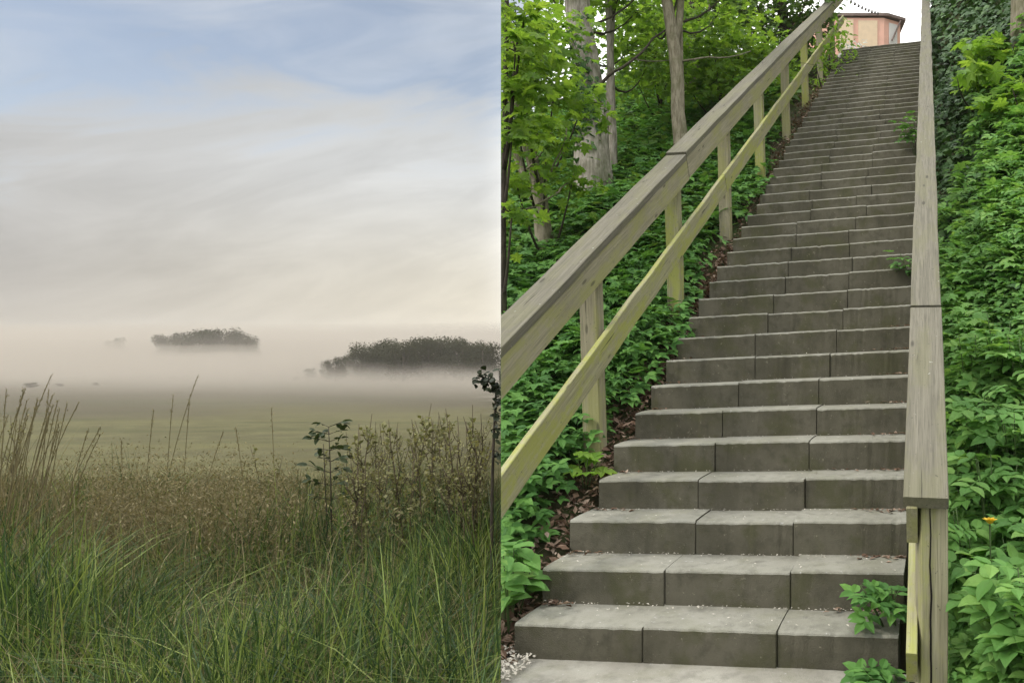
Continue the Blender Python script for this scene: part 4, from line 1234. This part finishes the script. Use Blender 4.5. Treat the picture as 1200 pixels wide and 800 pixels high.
mist_layer([-5.9, -4.2, -2.7, -1.3, .6, 3.0, 6, 10], .011, 2, 32)
mist_layer([-5.9, -3.4, -1.9, -.3, 2.4, 7, 13, 34], .0035, 3, 90)
V, T = box_v(-3500, 900, -60, 2600, -10.5, 46)
tag(mesh_obj('haze', V, T, vol_mat('thin_haze', (.70, .66, .60), .0007)), kind='stuff')

# ------------------------------------------------------------------ sky, sun, camera
wd = bpy.data.worlds.new('World'); SC.world = wd; wd.use_nodes = True
nt = wd.node_tree; nt.nodes.clear(); b = NB(nt)
SUN_EL, SUN_AZ = 46.0, -108.0
sky = b.n('ShaderNodeTexSky'); sky.sky_type = 'NISHITA'; sky.sun_disc = False
sky.sun_elevation = R(SUN_EL); sky.sun_rotation = R(SUN_AZ)
sky.dust_density = 1.5
tc = b.n('ShaderNodeTexCoord').outputs['Generated']
sx = b.n('ShaderNodeSeparateXYZ'); b.l(tc, sx.inputs[0])
x_, y_, z_ = sx.outputs
az = b.math('ARCTAN2', x_, y_)
hyp = b.math('SQRT', b.math('ADD', b.math('MULTIPLY', x_, x_), b.math('MULTIPLY', y_, y_)))
el = b.math('DIVIDE', z_, b.math('MAXIMUM', hyp, .02))
def streak(ang, fx_, fy_, det, dist, off):
    c_, s_ = math.cos(R(ang)), math.sin(R(ang))
    p = b.math('ADD', b.math('MULTIPLY', az, c_ * fx_), b.math('MULTIPLY', el, s_ * fx_))
    q = b.math('ADD', b.math('MULTIPLY', az, -s_ * fy_), b.math('MULTIPLY', el, c_ * fy_))
    cv_ = b.n('ShaderNodeCombineXYZ'); b.l(p, cv_.inputs['X']); b.l(q, cv_.inputs['Y']); cv_.inputs['Z'].default_value = off
    return b.noise(cv_.outputs[0], 1.0, det, .56, dist)
st1 = streak(14, 3.4, 11.0, 7, 1.1, 3.0)
st2 = streak(20, 6.0, 30.0, 6, .8, 9.0)
edge = b.math('ADD', el, b.math('MULTIPLY', b.math('MAXIMUM', b.math('SUBTRACT', -.5, az), 0.0), .25))
edge = b.math('ADD', edge, b.math('MULTIPLY', b.math('SUBTRACT', b.math('ADD', b.math('MULTIPLY', st1, .75), b.math('MULTIPLY', st2, .25)), .5), .42))
veil = b.remap(edge, .37, .215, 0, 1)
grey = (.27, .265, .262); cream = (.76, .70, .56)
azf = b.remap(az, -.80, -.33, 0, 1, False)
low = b.mix(azf, grey, cream)
high = b.mix(azf, (.52, .53, .54), (.60, .62, .63))
cc = b.mix(b.remap(el, .02, .24), low, high)
strk = b.math('ADD', b.remap(st1, .3, .7, .87, 1.12), b.math('MULTIPLY', b.math('SUBTRACT', st2, .5), .35))
hs = b.n('ShaderNodeVectorMath', operation='SCALE'); b.l(cc, hs.inputs[0]); b.l(strk, hs.inputs['Scale'])
cc = hs.outputs[0]
# bright cloud over the hill; unseen sky overhead and behind brightened as added fill
bright = b.math('MULTIPLY', b.remap(az, -.36, -.22), b.remap(az, 1.7, .9))
cc = b.mix(bright, cc, (1.8, 1.8, 1.76))
over = b.remap(el, .62, 1.3)
cc = b.mix(over, cc, (2.9, 2.9, 2.85))
back = b.math('MULTIPLY', b.remap(y_, .05, -.35), b.remap(el, 1.6, .7))
cc = b.mix(back, cc, (1.45, 1.45, 1.42))
mask = b.math('MAXIMUM', veil, b.math('MAXIMUM', bright, b.math('MAXIMUM', b.math('MULTIPLY', over, .85), b.math('MULTIPLY', back, .8))))
mask = b.math('MAXIMUM', mask, b.math('ADD', b.math('MULTIPLY', b.remap(st1, .35, .8), .35), .22))
bg1 = b.n('ShaderNodeBackground', i_Strength=.115); b.l(sky.outputs[0], bg1.inputs['Color'])
bg2 = b.n('ShaderNodeBackground', i_Strength=1.0); b.l(cc, bg2.inputs['Color'])
mx = b.n('ShaderNodeMixShader'); b.l(mask, mx.inputs[0]); b.l(bg1.outputs[0], mx.inputs[1]); b.l(bg2.outputs[0], mx.inputs[2])
wo = b.n('ShaderNodeOutputWorld'); b.l(mx.outputs[0], wo.inputs['Surface'])

sd_ = bpy.data.lights.new('sun', 'SUN'); sd_.energy = 1.5; sd_.angle = R(12); sd_.color = (1, .93, .82)
so = bpy.data.objects.new('sun', sd_); COL.objects.link(so)
dirv = Vector((math.sin(R(SUN_AZ)) * math.cos(R(SUN_EL)), math.cos(R(SUN_AZ)) * math.cos(R(SUN_EL)), math.sin(R(SUN_EL))))
so.rotation_euler = dirv.to_track_quat('Z', 'Y').to_euler()

cam = bpy.data.cameras.new('camera'); co = bpy.data.objects.new('camera', cam); COL.objects.link(co)
co.location = (0, 0, EYE); co.rotation_euler = (R(90), 0, 0)
cam.sensor_width = 36; cam.lens = 27.0
cam.shift_x = -293 / 1200; cam.shift_y = 13 / 1200
cam.clip_start = .05; cam.clip_end = 12000
SC.camera = co

SC.view_settings.view_transform = 'Standard'; SC.view_settings.look = 'None'
SC.view_settings.exposure = .28; SC.view_settings.gamma = 1
SC.cycles.use_denoising = True
SC.cycles.volume_bounces = 2
SC.cycles.max_bounces = 8; SC.cycles.diffuse_bounces = 3; SC.cycles.transmission_bounces = 4; SC.cycles.transparent_max_bounces = 8
SC.cycles.sample_clamp_indirect = 6
